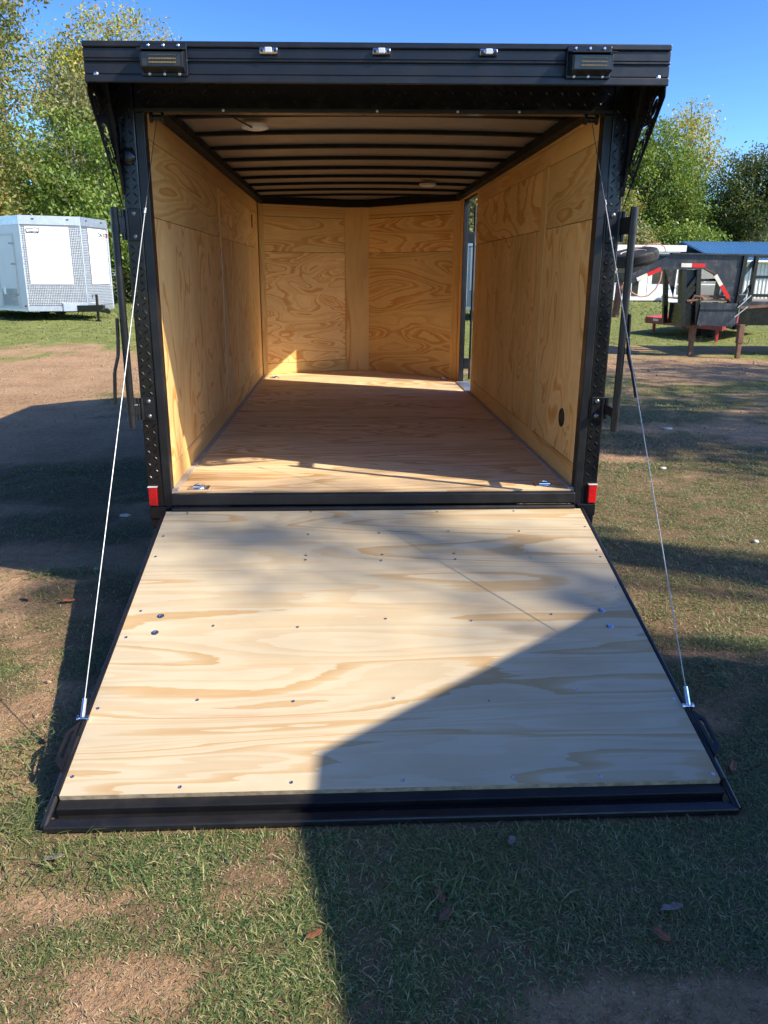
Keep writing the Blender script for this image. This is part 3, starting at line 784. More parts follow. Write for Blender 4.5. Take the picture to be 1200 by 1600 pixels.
pw.data.materials.append(M['ply_edge'])
for p in pw.data.polygons:
    if p.normal.y < -.9: p.material_index = 1
for s in (-1, 1):
    a, b = sorted((s*1.0208, s*1.038))
    rpart(rbox(a, b, -.004, RL-.004, -.045, .002), 'side_rail', M['satin'], bevel=.004)
    rpart(MB().tube([rp(s*1.034, RL*.86, -.004), rp(s*1.036, RL-.02, -.012), rp(s*1.040, RL+.095, -.024)], .011, 10), 'side_tube', M['satin'], smooth=True)
rpart(rbox(-1.022, 1.022, RL+.002, RL+.036, -.055, -.016), 'end_channel', M['satin'], bevel=.003)
rpart(rbox(-1.016, 1.016, RL-.1, RL+.003, -.05, -.0185), 'cross_rail', M['satin'])
rpart(rbox(-1.018, 1.018, RL+.036, RL+.066, -.052, -.044), 'end_web', M['black'])
rpart(MB().obox(rp(0, RL+.083, -.030), (1.043, 0, 0), (0, -.020, 0), (0, 0, .012)), 'lip_bar', M['satin'], bevel=.006)
for s_ in (.35, .75, 1.15):
    rpart(rbox(-1.0, 1.0, s_-.03, s_+.03, -.05, -.0185), 'cross_rail', M['satin'])
screws = [(-0.321, -0.062), (0.3, -0.071), (-0.917, -0.066), (0.681, -0.069), (-0.326, -0.262), (0.006, -0.257), (0.333, -0.245), (0.671, -0.251), (0.998, -0.217), (-0.329, -0.434), (-0.33, -0.469), (0.012, -0.435), (0.005, -0.48), (0.337, -0.431), (0.337, -0.476), (0.677, -0.427), (0.677, -0.468), (0.996, -0.417), (0.998, -0.469), (-0.992, -0.267), (-0.993, -0.432), (1.0, -0.697), (0.005, -0.882), (0.346, -0.902), (-0.342, -0.925), (-0.672, -0.91), (0.677, -0.869), (1.003, -0.987), (-0.973, -0.812), (-0.993, -0.97), (-0.338, -1.32), (0.012, -1.314), (-0.67, -1.305), (0.348, -1.335), (0.669, -1.288), (-1.001, -1.335), (1.003, -1.344), (-1.002, -1.619), (-0.664, -1.668), (-0.325, -1.661), (0.021, -1.664), (0.367, -1.663), (0.644, -1.667), (1.005, -1.668)]
sc0 = MB().lathe((0, 0, 0), rn, [(.0062, -.004), (.0062, .0008), (.004, .0014), (.002, .0002), (.0005, .0002)], 10).build('screw', M['steel'], R, smooth=True)
bo0 = MB().lathe((0, 0, 0), rn, [(.0145, -.004), (.0145, .001), (.010, .0026), (.0055, .003), (.005, .0012), (.001, .0012)], 16).build('ramp_bolt', M['steel'], R, smooth=True)
off = Vector((0, RY0, RZ0))
for i, (x, y) in enumerate(screws):
    o = sc0 if i == 0 else dup(sc0, 'screw', parent=R)
    o.location = rp(x, rs(y)) - off
for i, (x, y) in enumerate(((-.887, -.846), (-.889, -.946), (.891, -.849), (.894, -.949))):
    o = bo0 if i == 0 else dup(bo0, 'ramp_bolt', parent=R)
    o.location = rp(x, rs(y)) - off
for s in (-1, 1):
    # slotted pull handle
    pts = [(0, 0), (0, .215), (.034, .170), (.034, .050)]
    hole = [(.011, .045), (.011, .165), (.024, .150), (.024, .058)]
    org = rp(s*1.0385, 1.385, .004)
    mt = Matrix(((s, 0, 0, org.x), (0, ru.y, rn.y, org.y), (0, ru.z, rn.z, org.z), (0, 0, 0, 1)))
    h = plate_with_holes('pull_handle', pts, [hole], .006, mt, M['satin'], R)
    h.location = -off
    # cable fixing: stud, thimble, nut
    an = rp(s*1.036, rs(-1.385), .006)
    rpart(MB().lathe(an-Vector((s*.018, 0, 0)), (s, 0, 0), [(.004, -.006), (.009, -.004), (.009, .006), (.005, .007), (.005, .028), (.011, .029), (.011, .036), (.004, .038)], 10), 'cable_stud', M['chrome'], smooth=True)

# ---- spring cables
for s in (-1, 1):
    top = Vector((s*.95, .018, 2.208)); bot = rp(s*1.036, rs(-1.385), .012)
    mid = top.lerp(bot, .19 if s < 0 else .17)
    part(MB().tube([top, mid], .0017, 6), 'spring_cable', M['satin_steel'], smooth=True)
    part(MB().tube([mid, bot.lerp(mid, .02)], .0020, 8), 'support_cable', M['cable'], smooth=True)
    part(MB().tube([mid-(bot-mid).normalized()*.012, mid+(bot-mid).normalized()*.012], .006, 8), 'cable_ferrule', M['steel'], smooth=True)
    part(MB().tube([bot.lerp(mid, .03), bot], .0075, 8), 'cable_end', M['chrome'], smooth=True)
    part(MB().lathe((s*.95-.03, .03, 2.216), (1, 0, 0), [(.006, 0), (.02, .0), (.02, .01), (.012, .014), (.012, .046), (.02, .05), (.02, .06), (.006, .06)], 14), 'cable_pulley', M['satin'], smooth=True)

# ---- floor D-rings
for (x, y) in ((-.879, .075), (.868, .10), (-.86, 4.44), (.868, 4.33)):
    pl = part(MB().box(x-.052, x+.052, y-.036, y+.036, FZ+.0005, FZ+.004), 'tie_down_plate', M['steel'], bevel=.002)
    part(MB().lathe((x, y, FZ+.0042), (0, 0, 1), [(.038, 0), (.036, .003), (.03, -.0018), (.0, -.002)], 20), 'recess_cup', M['steel'], pl, smooth=True)
    ring = [(x+.027*math.cos(t), y+.024*math.sin(t), FZ+.009+.004*math.sin(t)) for t in np.linspace(0, math.pi, 10)]
    part(MB().tube(ring+[(x-.027, y-.012, FZ+.008), (x+.027, y-.012, FZ+.008), ring[0]], .0042, 8), 'tie_down_ring', M['chrome'], pl, smooth=True)

# ---- side door opening and the opened leaf folded back along the side
part(MB().box(.992, 1.030, 4.098, 4.122, FZ, 2.235), 'door_jamb', M['satin'], bevel=.003)
part(MB().box(1.010, 1.060, 3.402, 3.425, FZ, 2.235), 'door_jamb', M['satin'], bevel=.003)
part(MB().box(1.010, 1.060, 3.425, 4.098, 2.218, 2.2345), 'door_jamb', M['satin'], bevel=.002)
part(MB().box(.965, 1.08, 3.428, 4.096, FZ+.001, FZ+.010), 'door_sill', M['alu'], bevel=.002)
dl = part(MB().box(1.09, 1.125, 2.74, 3.39, .52, 2.2), 'side_door', M['black'], bevel=.006)
part(MB().tube([(1.075, 3.40, .5), (1.075, 3.40, 2.24)], .012, 10), 'hinge_rod', M['satin'], dl, smooth=True)
part(MB().tube([(1.108, 4.16, .56), (1.108, 4.16, 2.18)], .012, 10), 'latch_rod', M['satin'], smooth=True)
for zz in (1.90, .72):
    part(MB().box(1.031, 1.106, 4.125, 4.165, zz-.05, zz+.05), 'latch_keeper', M['satin'], bevel=.003)

# ------------------------------------------------------------------ gooseneck flatbed (black, weathered)
GN = empty('gooseneck_trailer', (7.4, 12.2, 0), 0, 'weathered black gooseneck flatbed with red and white tape on brown jacks', 'trailer')
def gp(mb, name, mat, parent=None, **kw):
    ob = mb.build(name, mat, parent or GN, **kw)
    if parent is None: ob.location = ob.location - Vector((7.4, 12.2, 0))
    return ob
for y in (12.14, 13.1):
    gp(MB().prism([(6.29, y, 2.015), (9.4, y, 1.99), (9.4, y, 1.965), (6.30, y, 1.985)], (0, .12, 0)), 'neck_flange', M['oldblack'])
    gp(MB().prism([(6.30, y+.05, 1.984), (7.76, y+.05, 1.974), (7.76, y+.05, 1.73), (6.30, y+.05, 1.745)], (0, .014, 0)), 'neck_beam', M['oldblack'])
    gp(MB().prism([(6.295, y, 1.744), (7.0, y, 1.735), (7.0, y, 1.712), (6.13, y, 1.700), (5.53, y, 1.43), (5.50, y, 1.46), (6.12, y, 1.728)], (0, .12, 0)), 'neck_flange', M['oldblack'])
    gp(MB().prism([(6.30, y+.045, 1.984), (6.30, y+.045, 1.745), (6.12, y+.045, 1.729), (5.52, y+.045, 1.461), (5.50, y+.045, 1.60)], (0, .016, 0)), 'neck_web', M['oldblack'])
    # gusset from beam to riser
    if y < 12.5:
        gp(MB().prism([(7.0, y+.04, 1.734), (7.76, y+.04, 1.729), (7.76, y+.04, .56), (7.66, y+.04, 1.02), (7.22, y+.04, 1.62)], (0, .016, 0)), 'riser_gusset', M['oldblack'])
        gp(MB().beam((7.0, y+.05, 1.722), (7.21, y+.05, 1.62), .10, .02).beam((7.21, y+.05, 1.62), (7.66, y+.05, 1.00), .10, .02), 'gusset_flange', M['rust'])
    gp(MB().beam((7.79, y+.05, 1.97), (7.72, y+.05, .55), .10, .075), 'riser_post', M['black'])
    gp(MB().beam((8.02, y+.05, 1.97), (7.98, y+.05, .62), .10, .06), 'riser_post', M['black'])
    gp(MB().beam((7.98, y+.06, 1.86), (7.8, y+.06, 1.60), .03, .07).beam((7.98, y+.06, 1.40), (7.78, y+.06, 1.05), .03, .07), 'brace', M['oldblack'])
gp(MB().beam((5.55, 12.16, 1.55), (5.55, 13.2, 1.55), .14, .16), 'coupler_head', M['oldblack'])
gp(MB().tube([(5.5, 12.7, 1.5), (5.46, 12.7, .75)], .07, 12), 'coupler_tube', M['rust'], smooth=True)
# front stand (two upright channels and diagonals between the beams)
for (xa, ya) in ((6.64, 12.2), (6.93, 12.2), (6.62, 13.05), (6.95, 13.05)):
    gp(MB().beam((xa-.05, ya, 1.71), (xa+.04, ya, .62), .09, .09), 'stand_upright', M['black'])
gp(MB().box(6.66, 6.95, 12.24, 12.25, 1.02, 1.70), 'stand_plate', M['oldblack'])
gp(MB().box(6.70, 6.93, 12.26, 13.0, .62, 1.05), 'tool_box', M['black'], bevel=.01)
gp(MB().beam((6.66, 12.19, 1.25), (6.92, 12.19, 1.62), .03, .08).beam((6.62, 12.19, 1.05), (6.86, 12.19, 1.38), .03, .08), 'brace', M['black'])
gp(MB().prism([(6.36, 12.6, 1.72), (6.62, 12.6, 1.72), (6.60, 12.6, 1.15)], (0, .01, 0)), 'front_gusset', M['oldblack'])
gp(MB().tube([(6.78, 12.17, 1.06), (6.85, 12.17, 1.20), (7.0, 12.17, 1.18), (7.05, 12.17, 1.12)], .03, 8).tube([(6.70, 12.16, 1.10), (6.92, 12.16, 1.12)], .025, 8), 'landing_gear_gearbox', M['rust'], smooth=True)
gp(MB().beam((6.95, 12.25, 1.20), (7.62, 12.25, 1.17), .06, .05), 'cross_bar', M['rust'])
gp(MB().beam((6.95, 12.3, 1.50), (7.3, 12.3, 1.51), .05, .05), 'cross_bar', M['black'])
# deck
gp(MB().prism([(6.98, 12.12, 1.085), (7.74, 12.12, 1.06), (7.74, 12.12, .60), (6.95, 12.12, .64)], (0, .02, 0)), 'deck_side', M['oldblack'])
gp(MB().box(6.98, 7.74, 12.105, 12.119, .925, .945), 'side_rib', M['black'])
gp(MB().prism([(6.98, 12.12, 1.087), (7.5, 12.12, 1.087), (7.5, 14.2, 1.12), (6.98, 14.2, 1.12)], (0, 0, .02)), 'deck_plate', M['planks'])
gp(MB().box(7.76, 11.8, 12.12, 12.18, .98, 1.10), 'deck_rail', M['oldblack'])
for k in range(7):
    gp(MB().box(8.03, 11.8, 12.19+k*.285, 12.465+k*.285, 1.065, 1.105), 'plank', M['planks'])
gp(MB().box(7.95, 11.8, 12.4, 12.44, .62, 1.0), 'main_beam', M['black'])
gp(MB().beam((7.78, 12.10, .98), (8.8, 12.10, 1.05), .03, .05), 'ratchet_bar', M['rust'])
# headboard frame
gp(MB().beam((8.02, 12.18, 1.965), (9.6, 12.18, 1.965), .06, .07).beam((8.0, 12.18, 1.57), (9.6, 12.18, 1.57), .05, .06).beam((7.98, 12.18, 1.22), (9.6, 12.18, 1.20), .06, .06).beam((9.55, 12.18, 1.97), (9.55, 12.18, 1.1), .06, .06), 'headboard_frame', M['black'])
gp(MB().beam((7.72, 12.08, .98), (7.96, 12.08, 1.22), .02, .02).beam((7.68, 12.08, .80), (7.92, 12.08, 1.0), .02, .02), 'jack_crank', M['steel'])
gp(MB().tube([(7.70, 12.06, 1.23), (7.84, 12.06, 1.23), (7.88, 12.06, 1.30), (7.86, 12.06, 1.36)], .012, 6), 'crank_handle', M['steel'], smooth=True)
for (x, y, zt) in ((7.02, 12.45, .72), (7.78, 11.95, .66)):
    lg = gp(MB().box(x-.055, x+.055, y-.055, y+.055, .30, zt), 'jack_leg', M['rust'], bevel=.006)
    gp(MB().box(x-.042, x+.042, y-.042, y+.042, 0, .34), 'drop_leg', M['rust'], bevel=.004)
    gp(MB().tube([(x+.05, y, .34), (x+.11, y, .30), (x+.15, y, .27), (x+.19, y, .31), (x+.21, y, .38)], .009, 6), 'leg_pin', M['rust'], smooth=True)
gp(MB().beam((7.78, 11.95, .60), (7.78, 12.5, .60), .09, .09), 'leg_bracket', M['oldblack'])
def tape(p, q, w, nm, mat):
    p, q = Vector(p), Vector(q); d = (q-p); n = Vector((0, 1, 0)); u = d.cross(n).normalized()
    return gp(MB().obox((p+q)/2, d/2, n*.002, u*w/2), nm, mat)
for a, b in (((5.64, 12.136, 1.505), (6.10, 12.136, 1.712)), ((6.50, 12.136, 1.785), (6.98, 12.136, 1.778)), ((7.215, 12.14, 1.60), (7.54, 12.14, 1.16))):
    a, b = Vector(a), Vector(b)
    m_ = a.lerp(b, .44)
    tape(a, m_, .075, 'reflective_tape', M['tape_white']); tape(m_, b, .075, 'reflective_tape', M['red'])
gp(MB().box(8.4, 9.4, 12.112, 12.119, 1.0, 1.06), 'reflective_tape', M['red'])
# rear part of the trailer resting on wheels
for x in (10.3, 11.2):
    gp(MB().lathe((x, 12.3, .40), (0, 1, 0), [(0, 0), (.2, 0), (.38, .0), (.4, .04), (.4, .2), (.38, .24), (.2, .24), (0, .2)], 24), 'wheel', M['dark'], smooth=True)
# spare wheel lying on the neck: a thing of its own
SW = empty('spare_wheel', (5.68, 12.55, 1.93), 0, 'spare wheel lying flat on the black gooseneck', 'wheel')
tilt = Matrix.Rotation(math.radians(-11), 4, 'Y') @ Matrix.Rotation(math.radians(7), 4, 'X')
SW.rotation_euler = tilt.to_euler()
prof = [(.25, -.10), (.30, -.125), (.40, -.13), (.455, -.105), (.478, -.06)]
for k in range(5):
    h = -.05+k*.025
    prof += [(.482, h-.006), (.482, h+.006), (.474, h+.009), (.474, h+.015)]
prof += [(.478, .07), (.455, .11), (.40, .13), (.30, .125), (.25, .10)]
MB().lathe((0, 0, 0), (0, 0, 1), prof, 40).build('tyre', M['dark'], SW, smooth=True)
MB().lathe((0, 0, 0), (0, 0, 1), [(.0, .03), (.10, .03), (.13, .05), (.2, .02), (.235, .10), (.25, .108), (.25, .06)], 28).build('rim', M['tape_white'], SW, smooth=True)
hs = MB()
pts = [(5.45, 12.15, 1.50), (5.47, 12.12, 1.36), (5.56, 12.1, 1.25), (5.72, 12.1, 1.18), (5.88, 12.1, 1.20), (6.02, 12.1, 1.33), (6.10, 12.12, 1.50), (6.12, 12.14, 1.66)]
hs.tube(pts, .014, 7)
hose = hs.build('air_hose', M['hose'], None, smooth=True); setp(hose, 'pink brake hose hanging in a loop under the gooseneck', 'hose')
hs = MB().tube([(5.45, 12.1, 2.055), (5.62, 12.08, 2.10), (5.80, 12.07, 2.165), (6.0, 12.08, 2.17), (6.12, 12.12, 2.12), (6.16, 12.14, 2.03)], .010, 6)
setp(hs.build('air_hose', M['hose'], None, smooth=True), 'thin pink hose lying over the spare wheel', 'hose')

# ------------------------------------------------------------------ low red trailer
RT = empty('flatbed_trailer', (9.6, 18.5, 0), 0, 'low red flatbed trailer parked behind the gooseneck', 'trailer')
def rtp(mb, name, mat, **kw):
    ob = mb.build(name, mat, RT, **kw); ob.location -= Vector((9.6, 18.5, 0)); return ob
A_, B_, D_ = Vector((8.5, 18.9, 0)), Vector((9.15, 15.5, 0)), Vector((11.9, 22.6, 0))
E_ = B_+(D_-A_)*.9
def up3(p, z): return (p.x, p.y, z)
rtp(MB().prism([up3(A_, .34), up3(B_, .34), up3(E_, .36), up3(D_, .36)], (0, 0, .07)), 'deck', M['redpaint'])
eAB = (B_-A_).normalized(); nAB = Vector((eAB.y, -eAB.x, 0)); nAB = nAB if nAB.x < 0 else -nAB
rtp(MB().obox((A_+B_)/2+nAB*.03+Vector((0, 0, .385)), (B_-A_)/2, nAB*.025, (0, 0, .085)), 'side_beam', M['redpaint'], bevel=.006)
rtp(MB().beam(up3(A_, .395), up3(D_, .42), .06, .16), 'side_beam', M['redpaint'], bevel=.006)
for f in (.16, .72):
    c = A_.lerp(B_, f)+nAB*.0575+Vector((0, 0, .41))
    rtp(MB().obox(c, eAB*.13, nAB*.002, (0, 0, .032)), 'reflective_tape', M['tape_white'])
scr = MB()
for k in range(9):
    c = A_.lerp(B_, .36+.026*k)+nAB*.0585+Vector((0, 0, .375))
    h = .045 if k in (0, 4) else .026
    scr.tube([c+Vector((0, 0, -h))+eAB*.02, c+Vector((0, 0, h)), c+eAB*.05+Vector((0, 0, h*.2)), c+eAB*.06+Vector((0, 0, -h*.7))], .007, 5)
rtp(scr, 'script_decal', M['tape_white'])
# turned up end and tail bits
q = A_.lerp(B_, .93)
rtp(MB().prism([up3(q, .45), up3(q+eAB*.55+Vector((.3, .2, 0)), .50), up3(q+eAB*.55+Vector((.3, .2, 0)), .44), up3(q, .36)], nAB*-.05), 'ramp_tongue', M['redpaint'])
rtp(MB().beam(up3(q, .36), up3(q, .02), .06, .06), 'stand_leg', M['redpaint'])
for f in (.12, .6): rtp(MB().beam(up3(A_.lerp(D_, f), .34), up3(A_.lerp(D_, f), 0), .07, .07), 'stand_leg', M['redpaint'])
for f in (.35, .5):
    c = A_.lerp(B_, f) - nAB*.9
    rtp(MB().lathe((c.x, c.y, .28), nAB, [(0, 0), (.16, 0), (.27, 0), (.28, .03), (.28, .15), (.26, .18), (0, .16)], 20), 'wheel', M['dark'], smooth=True)

# ------------------------------------------------------------------ buildings far right
OF = empty('site_office', (19.0, 49, 0), 0, 'white site office with glazed front and porch behind the trailers', 'building')
def ofp(mb, name, mat, parent=None, **kw):
    ob = mb.build(name, mat, parent or OF, **kw)
    if parent is None: ob.location -= Vector((19.0, 49, 0))
    return ob
ofp(MB().box(15.2, 21.5, 49.6, 54, .25, 3.2), 'wall', M['white'])
ofp(MB().box(15.0, 21.7, 47.9, 54.2, 3.1, 3.48), 'roof_fascia', M['white'])
ofp(MB().box(15.2, 21.5, 48.0, 49.6, .08, .30), 'porch_floor', M['white'])
for x in (17.3, 18.35, 19.5, 21.3):
    ofp(MB().box(x-.07, x+.07, 48.02, 48.14, .30, 3.1), 'porch_post', M['white'])
ofp(MB().box(16.2, 18.4, 49.54, 49.595, .5, 2.7), 'window', M['glassdark'])
dd_ = ofp(MB().box(18.55, 19.42, 49.53, 49.595, .32, 2.6), 'door', M['glassdark'])
ofp(MB().box(18.85, 19.4, 49.50, 49.527, 1.55, 2.25), 'door_notice', M['white'])
w = ofp(MB().box(19.75, 21.2, 48.10, 48.16, 1.10, 2.35), 'window', M['glassdark'])
ofp(MB().box(19.6, 21.2, 48.06, 48.12, .30, 1.05), 'wall', M['white'])
ofp(MB().box(19.6, 21.2, 48.04, 48.12, 1.05, 1.10), 'window_sill', M['white'])
ofp(MB().box(19.6, 21.2, 48.06, 48.12, 2.40, 3.1), 'wall', M['white'])
ofp(MB().box(20.4, 21.3, 46.9, 47.9, 0, .45), 'porch_step', M['white'])
ofp(MB().beam((16.2, 48.0, 1.15), (18.4, 48.0, 1.15), .05, .06), 'porch_rail', M['white'])
BB = empty('metal_barn', (30, 52, 0), 0, 'long white ribbed metal barn under a bright blue roof', 'building')
def bbp(mb, name, mat, parent=None, **kw):
    ob = mb.build(name, mat, parent or BB, **kw)
    if parent is None: ob.location -= Vector((30, 52, 0))
    return ob
bbp(MB().box(24.3, 46, 48.6, 60, 0, 2.62), 'wall', M['ribwall'])
rb = MB()
for k in range(86): rb.box(24.35+k*.25, 24.43+k*.25, 48.555, 48.598, .1, 2.5)
setp(bbp(rb, 'siding_ribs', M['ribwall']), kind='stuff')
bbp(MB().prism([(24.0, 48.0, 2.60), (24.0, 54.3, 3.98), (24.0, 60.6, 2.60), (24.0, 60.6, 2.53), (24.0, 54.3, 3.90), (24.0, 48.0, 2.53)], (24, 0, 0)), 'roof', M['blue_roof'])
rb = MB()
for k in range(95): rb.prism([(24.05+k*.25, 48.0, 2.602), (24.05+k*.25, 54.3, 3.982), (24.05+k*.25, 54.3, 4.01), (24.05+k*.25, 48.0, 2.63)], (.05, 0, 0))
setp(bbp(rb, 'roof_ribs', M['blue_roof']), kind='stuff')
bbp(MB().box(24.0, 48.0, 47.95, 47.995, 2.5, 2.62), 'eave_trim', M['white'])
bbp(MB().box(24.6, 25.3, 48.50, 48.553, 0.1, 2.0), 'door', M['blue_roof'])
bbp(MB().beam((24.1, 48.2, 0), (24.1, 48.2, 2.55), .1, .1), 'carport_post', M['white'])
bbp(MB().beam((20.9, 47.9, 1.1), (24.6, 47.9, 1.1), .05, .06).beam((21.9, 47.9, 0), (21.9, 47.9, 1.9), .06, .06).beam((21.9, 47.9, 1.9), (23.2, 47.9, 1.25), .06, .06), 'rail', M['white'])

# ------------------------------------------------------------------ trees
def leaf_mat(name, cols):
    g = G(name)
    c = g.ramp(g.island(), [(i/max(1, len(cols)-1), k) for i, k in enumerate(cols)])
    v = g.mapr(g.noise(g.pos(), .6, 3), .3, .7, .8, 1.2)
    c = g.vmath('MULTIPLY', c, g.comb(v, v, v))
    g.set(c, .5, 0, Specular_IOR_Level=.4)
    tr = g.n('ShaderNodeBsdfTranslucent'); g.put(tr.inputs[0], g.vmath('MULTIPLY', c, (1.5, 1.35, .55)))
    mx = g.n('ShaderNodeMixShader'); mx.inputs[0].default_value = .33
    g.t.links.new(g.b.outputs[0], mx.inputs[1]); g.t.links.new(tr.outputs[0], mx.inputs[2])
    g.t.links.new(mx.outputs[0], g.t.nodes['Material Output'].inputs[0])
    return g.m
def lift(cols, k): return [tuple(v*k for v in c) for c in cols]
LM = {
    'olive': leaf_mat('olive_leaves', lift([(.045, .07, .02), (.075, .10, .025), (.11, .125, .03), (.15, .14, .04), (.17, .11, .05)], 1.9)),
    'green': leaf_mat('green_leaves', lift([(.035, .07, .015), (.065, .11, .02), (.09, .13, .025), (.12, .15, .03)], 1.9)),
    'yellow': leaf_mat('yellowing_leaves', lift([(.10, .13, .02), (.16, .18, .025), (.21, .19, .03), (.24, .17, .04)], 1.9)),
    'dark': leaf_mat('dark_leaves', lift([(.025, .045, .015), (.04, .065, .018), (.06, .08, .02), (.09, .08, .03)], 1.9)),
    'grey': leaf_mat('dusty_leaves', lift([(.06, .08, .035), (.10, .115, .05), (.14, .14, .06), (.17, .15, .08)], 1.9)),
}
def leaf_cloud(cent, n_per, sig, size, r, upb=.55):
    k = len(cent)
    c = np.repeat(cent, n_per, axis=0) + r.normal(0, 1, (k*n_per, 3))*np.array([sig, sig, sig*.75])
    n = r.normal(0, 1, c.shape) + np.array([0.25, -.2, upb]); n /= np.linalg.norm(n, axis=1, keepdims=True)
    t = np.cross(n, r.normal(0, 1, c.shape)); t /= np.linalg.norm(t, axis=1, keepdims=True)+1e-9
    b = np.cross(n, t)
    s = size*r.uniform(.6, 1.35, (len(c), 1))
    droop = np.array([0, 0, -1.])*s*.25
    V = np.stack([c-t*s+droop*.3, c+b*s*.5, c+t*s+droop, c-b*s*.5], 1).reshape(-1, 3)
    F = np.arange(len(c)*4).reshape(-1, 4)
    return V, F
def crown_centres(lobes, n, r, gap=.35):
    out = []
    tot = sum(a[3]*a[3]*a[4] for a in lobes)
    for (cx, cy, cz, rx, rz) in lobes:
        m = int(n*rx*rx*rz/tot*1.6)+4
        d = r.normal(0, 1, (m, 3)); d /= np.linalg.norm(d, axis=1, keepdims=True)
        rad = r.random((m, 1))**.42
        p = d*rad*np.array([rx, rx, rz]) + np.array([cx, cy, cz])
        nn = fbm(p[:, 0]*.55+p[:, 2]*.31+cx*3, p[:, 1]*.5+p[:, 2]*.6+7, 2)
        out.append(p[nn > gap])
    p = np.concatenate(out)
    r.shuffle(p)
    return p[:n]
def tree(name, label, x, y, H, lobes, mat, n_cl=420, n_per=38, sig=.42, size=.12, seed=0, trunk_r=.2, trunk_top=None, cat='tree', limbs=26, group=None, gap=.38, bark='silver_tree', lean=(0, 0)):
    r = np.random.default_rng(seed+100)
    root = empty(name, (x, y, 0), 0, label, cat, group)
    cen = crown_centres(lobes, n_cl, r, gap)
    top = trunk_top or H*.85
    pts = []; rad = []
    k = 9
    for i in range(k):
        f = i/(k-1)
        pts.append((lean[0]*f+.18*math.sin(f*4+seed)*f, lean[1]*f+.15*math.cos(f*3+seed*2)*f, top*f - .05)); rad.append(trunk_r*(1.25 if i == 0 else 1)*(1-f*.85)+.01)
    tk = MB().tube(pts, rad, 8)
    for j in range(limbs):
        e = Vector(cen[j % len(cen)])
        zf = min(max((e.z*.55+r.uniform(-.6, .2))/top, .12), .95)
        i = min(int(zf*(k-1)), k-2); a = Vector(pts[i]).lerp(Vector(pts[i+1]), zf*(k-1)-i)
        m_ = a.lerp(e, .5)+Vector((r.normal(0, .15), r.normal(0, .15), r.uniform(.0, .35)))
        r0 = trunk_r*(1-zf*.8)*r.uniform(.25, .5)+.012
        tk.tube([a, a.lerp(m_, .55)+Vector((0, 0, -.05)), m_, m_.lerp(e, .6)+Vector((r.normal(0, .1), r.normal(0, .1), .1)), e], [r0, r0*.8, r0*.6, r0*.4, .008], 5, cap=False)
    tk.build('trunk', M[bark], root, smooth=True)
    if n_per:
        V, F = leaf_cloud(cen, n_per, sig, size, r)
        V[:, 2] = np.maximum(V[:, 2], .04)
        np_mesh('crown', V, F, LM[mat], root)
    return root

# left edge and behind the white trailer
tree('oak_tree', 'tall olive green tree at the left edge, rising above the frame', -15.5, 30, 16, [(0, 0, 9.5, 4.0, 4.2), (1.2, -.8, 5.8, 3.4, 2.6), (-2, 0, 12.5, 3, 3.0), (2.2, .5, 11.0, 2.2, 2.2)], 'olive', 640, 72, .33, .085, 1, .26, 13.5, limbs=60, gap=.46)
tree('sweetgum_tree', 'yellow green treetop showing above the black trailer roof at left', -13.2, 47, 18, [(0, 0, 12.7, 3.0, 3.2), (2.6, 0, 12.4, 2.2, 2.6), (-2.4, 0, 11.5, 2.6, 2.6), (0, 0, 8, 3.4, 3)], 'yellow', 560, 60, .42, .095, 2, .25, 15, gap=.36)
tree('young_tree', 'bright green tree between the white trailer and the black trailer', -10.4, 29.5, 8.5, [(0, 0, 5.0, 2.4, 2.4), (.6, -.3, 3.2, 2.2, 1.6), (-1.4, 0, 3.4, 1.8, 1.6)], 'green', 420, 62, .33, .08, 3, .12, 6.5, limbs=26, gap=.36)
tree('young_tree', 'small leaning pale trunked tree behind the white trailer roof', -13.6, 26.5, 7, [(-.2, 0, 4.7, 2.0, 1.3), (1.2, .4, 4.0, 1.8, 1.4), (-1.6, .6, 3.4, 1.6, 1.3)], 'olive', 260, 40, .34, .095, 4, .10, 5.6, limbs=22, lean=(1.0, 0), gap=.36)
tree('shrub', 'dense green bush behind the white trailer at the left edge', -17.6, 27.2, 5, [(0, 0, 2.6, 2.4, 2.1), (2.0, .3, 2.2, 1.8, 1.7)], 'green', 300, 42, .34, .095, 5, .08, 3.2, cat='bush', limbs=16, gap=.3)
tree('shrub', 'dark bush under the trees right of the white trailer', -8.7, 31, 4.5, [(0, 0, 2.2, 2.4, 1.9), (1.8, .5, 1.8, 1.8, 1.5)], 'dark', 300, 40, .34, .10, 6, .07, 3, cat='bush', limbs=14, gap=.3)
tree('oak_tree', 'dense olive tree filling the wood edge behind the white trailer', -20.5, 38, 15, [(0, 0, 8.5, 4.4, 4.0), (2.6, 0, 5.5, 3.6, 3.0), (-1, 0, 11.8, 3.0, 2.6)], 'olive', 620, 56, .42, .10, 7, .25, 12.5, gap=.38)
tree('oak_tree', 'dusty green tree just left of the black trailer', -11.8, 41, 12, [(0, 0, 7.2, 3.4, 3.0), (1.6, 0, 4.6, 3.2, 2.4), (-1.4, .4, 9.6, 2.3, 2.0)], 'grey', 560, 54, .40, .10, 8, .22, 10, gap=.39)
tree('oak_tree', 'green tree behind the black trailer roof', -4.0, 44, 10.5, [(0, 0, 6.2, 3.4, 3.0), (1.6, 0, 4.4, 3.0, 2.4)], 'green', 400, 36, .46, .13, 9, .2, 9)
tree('oak_tree', 'tree seen through the side door above the white trailer', 7.6, 41, 11, [(0, 0, 6.2, 3.6, 3.2), (-1.6, 0, 4.0, 3.0, 2.6), (1.4, 0, 8.6, 2.4, 2.0)], 'grey', 440, 38, .44, .12, 10, .2, 9)
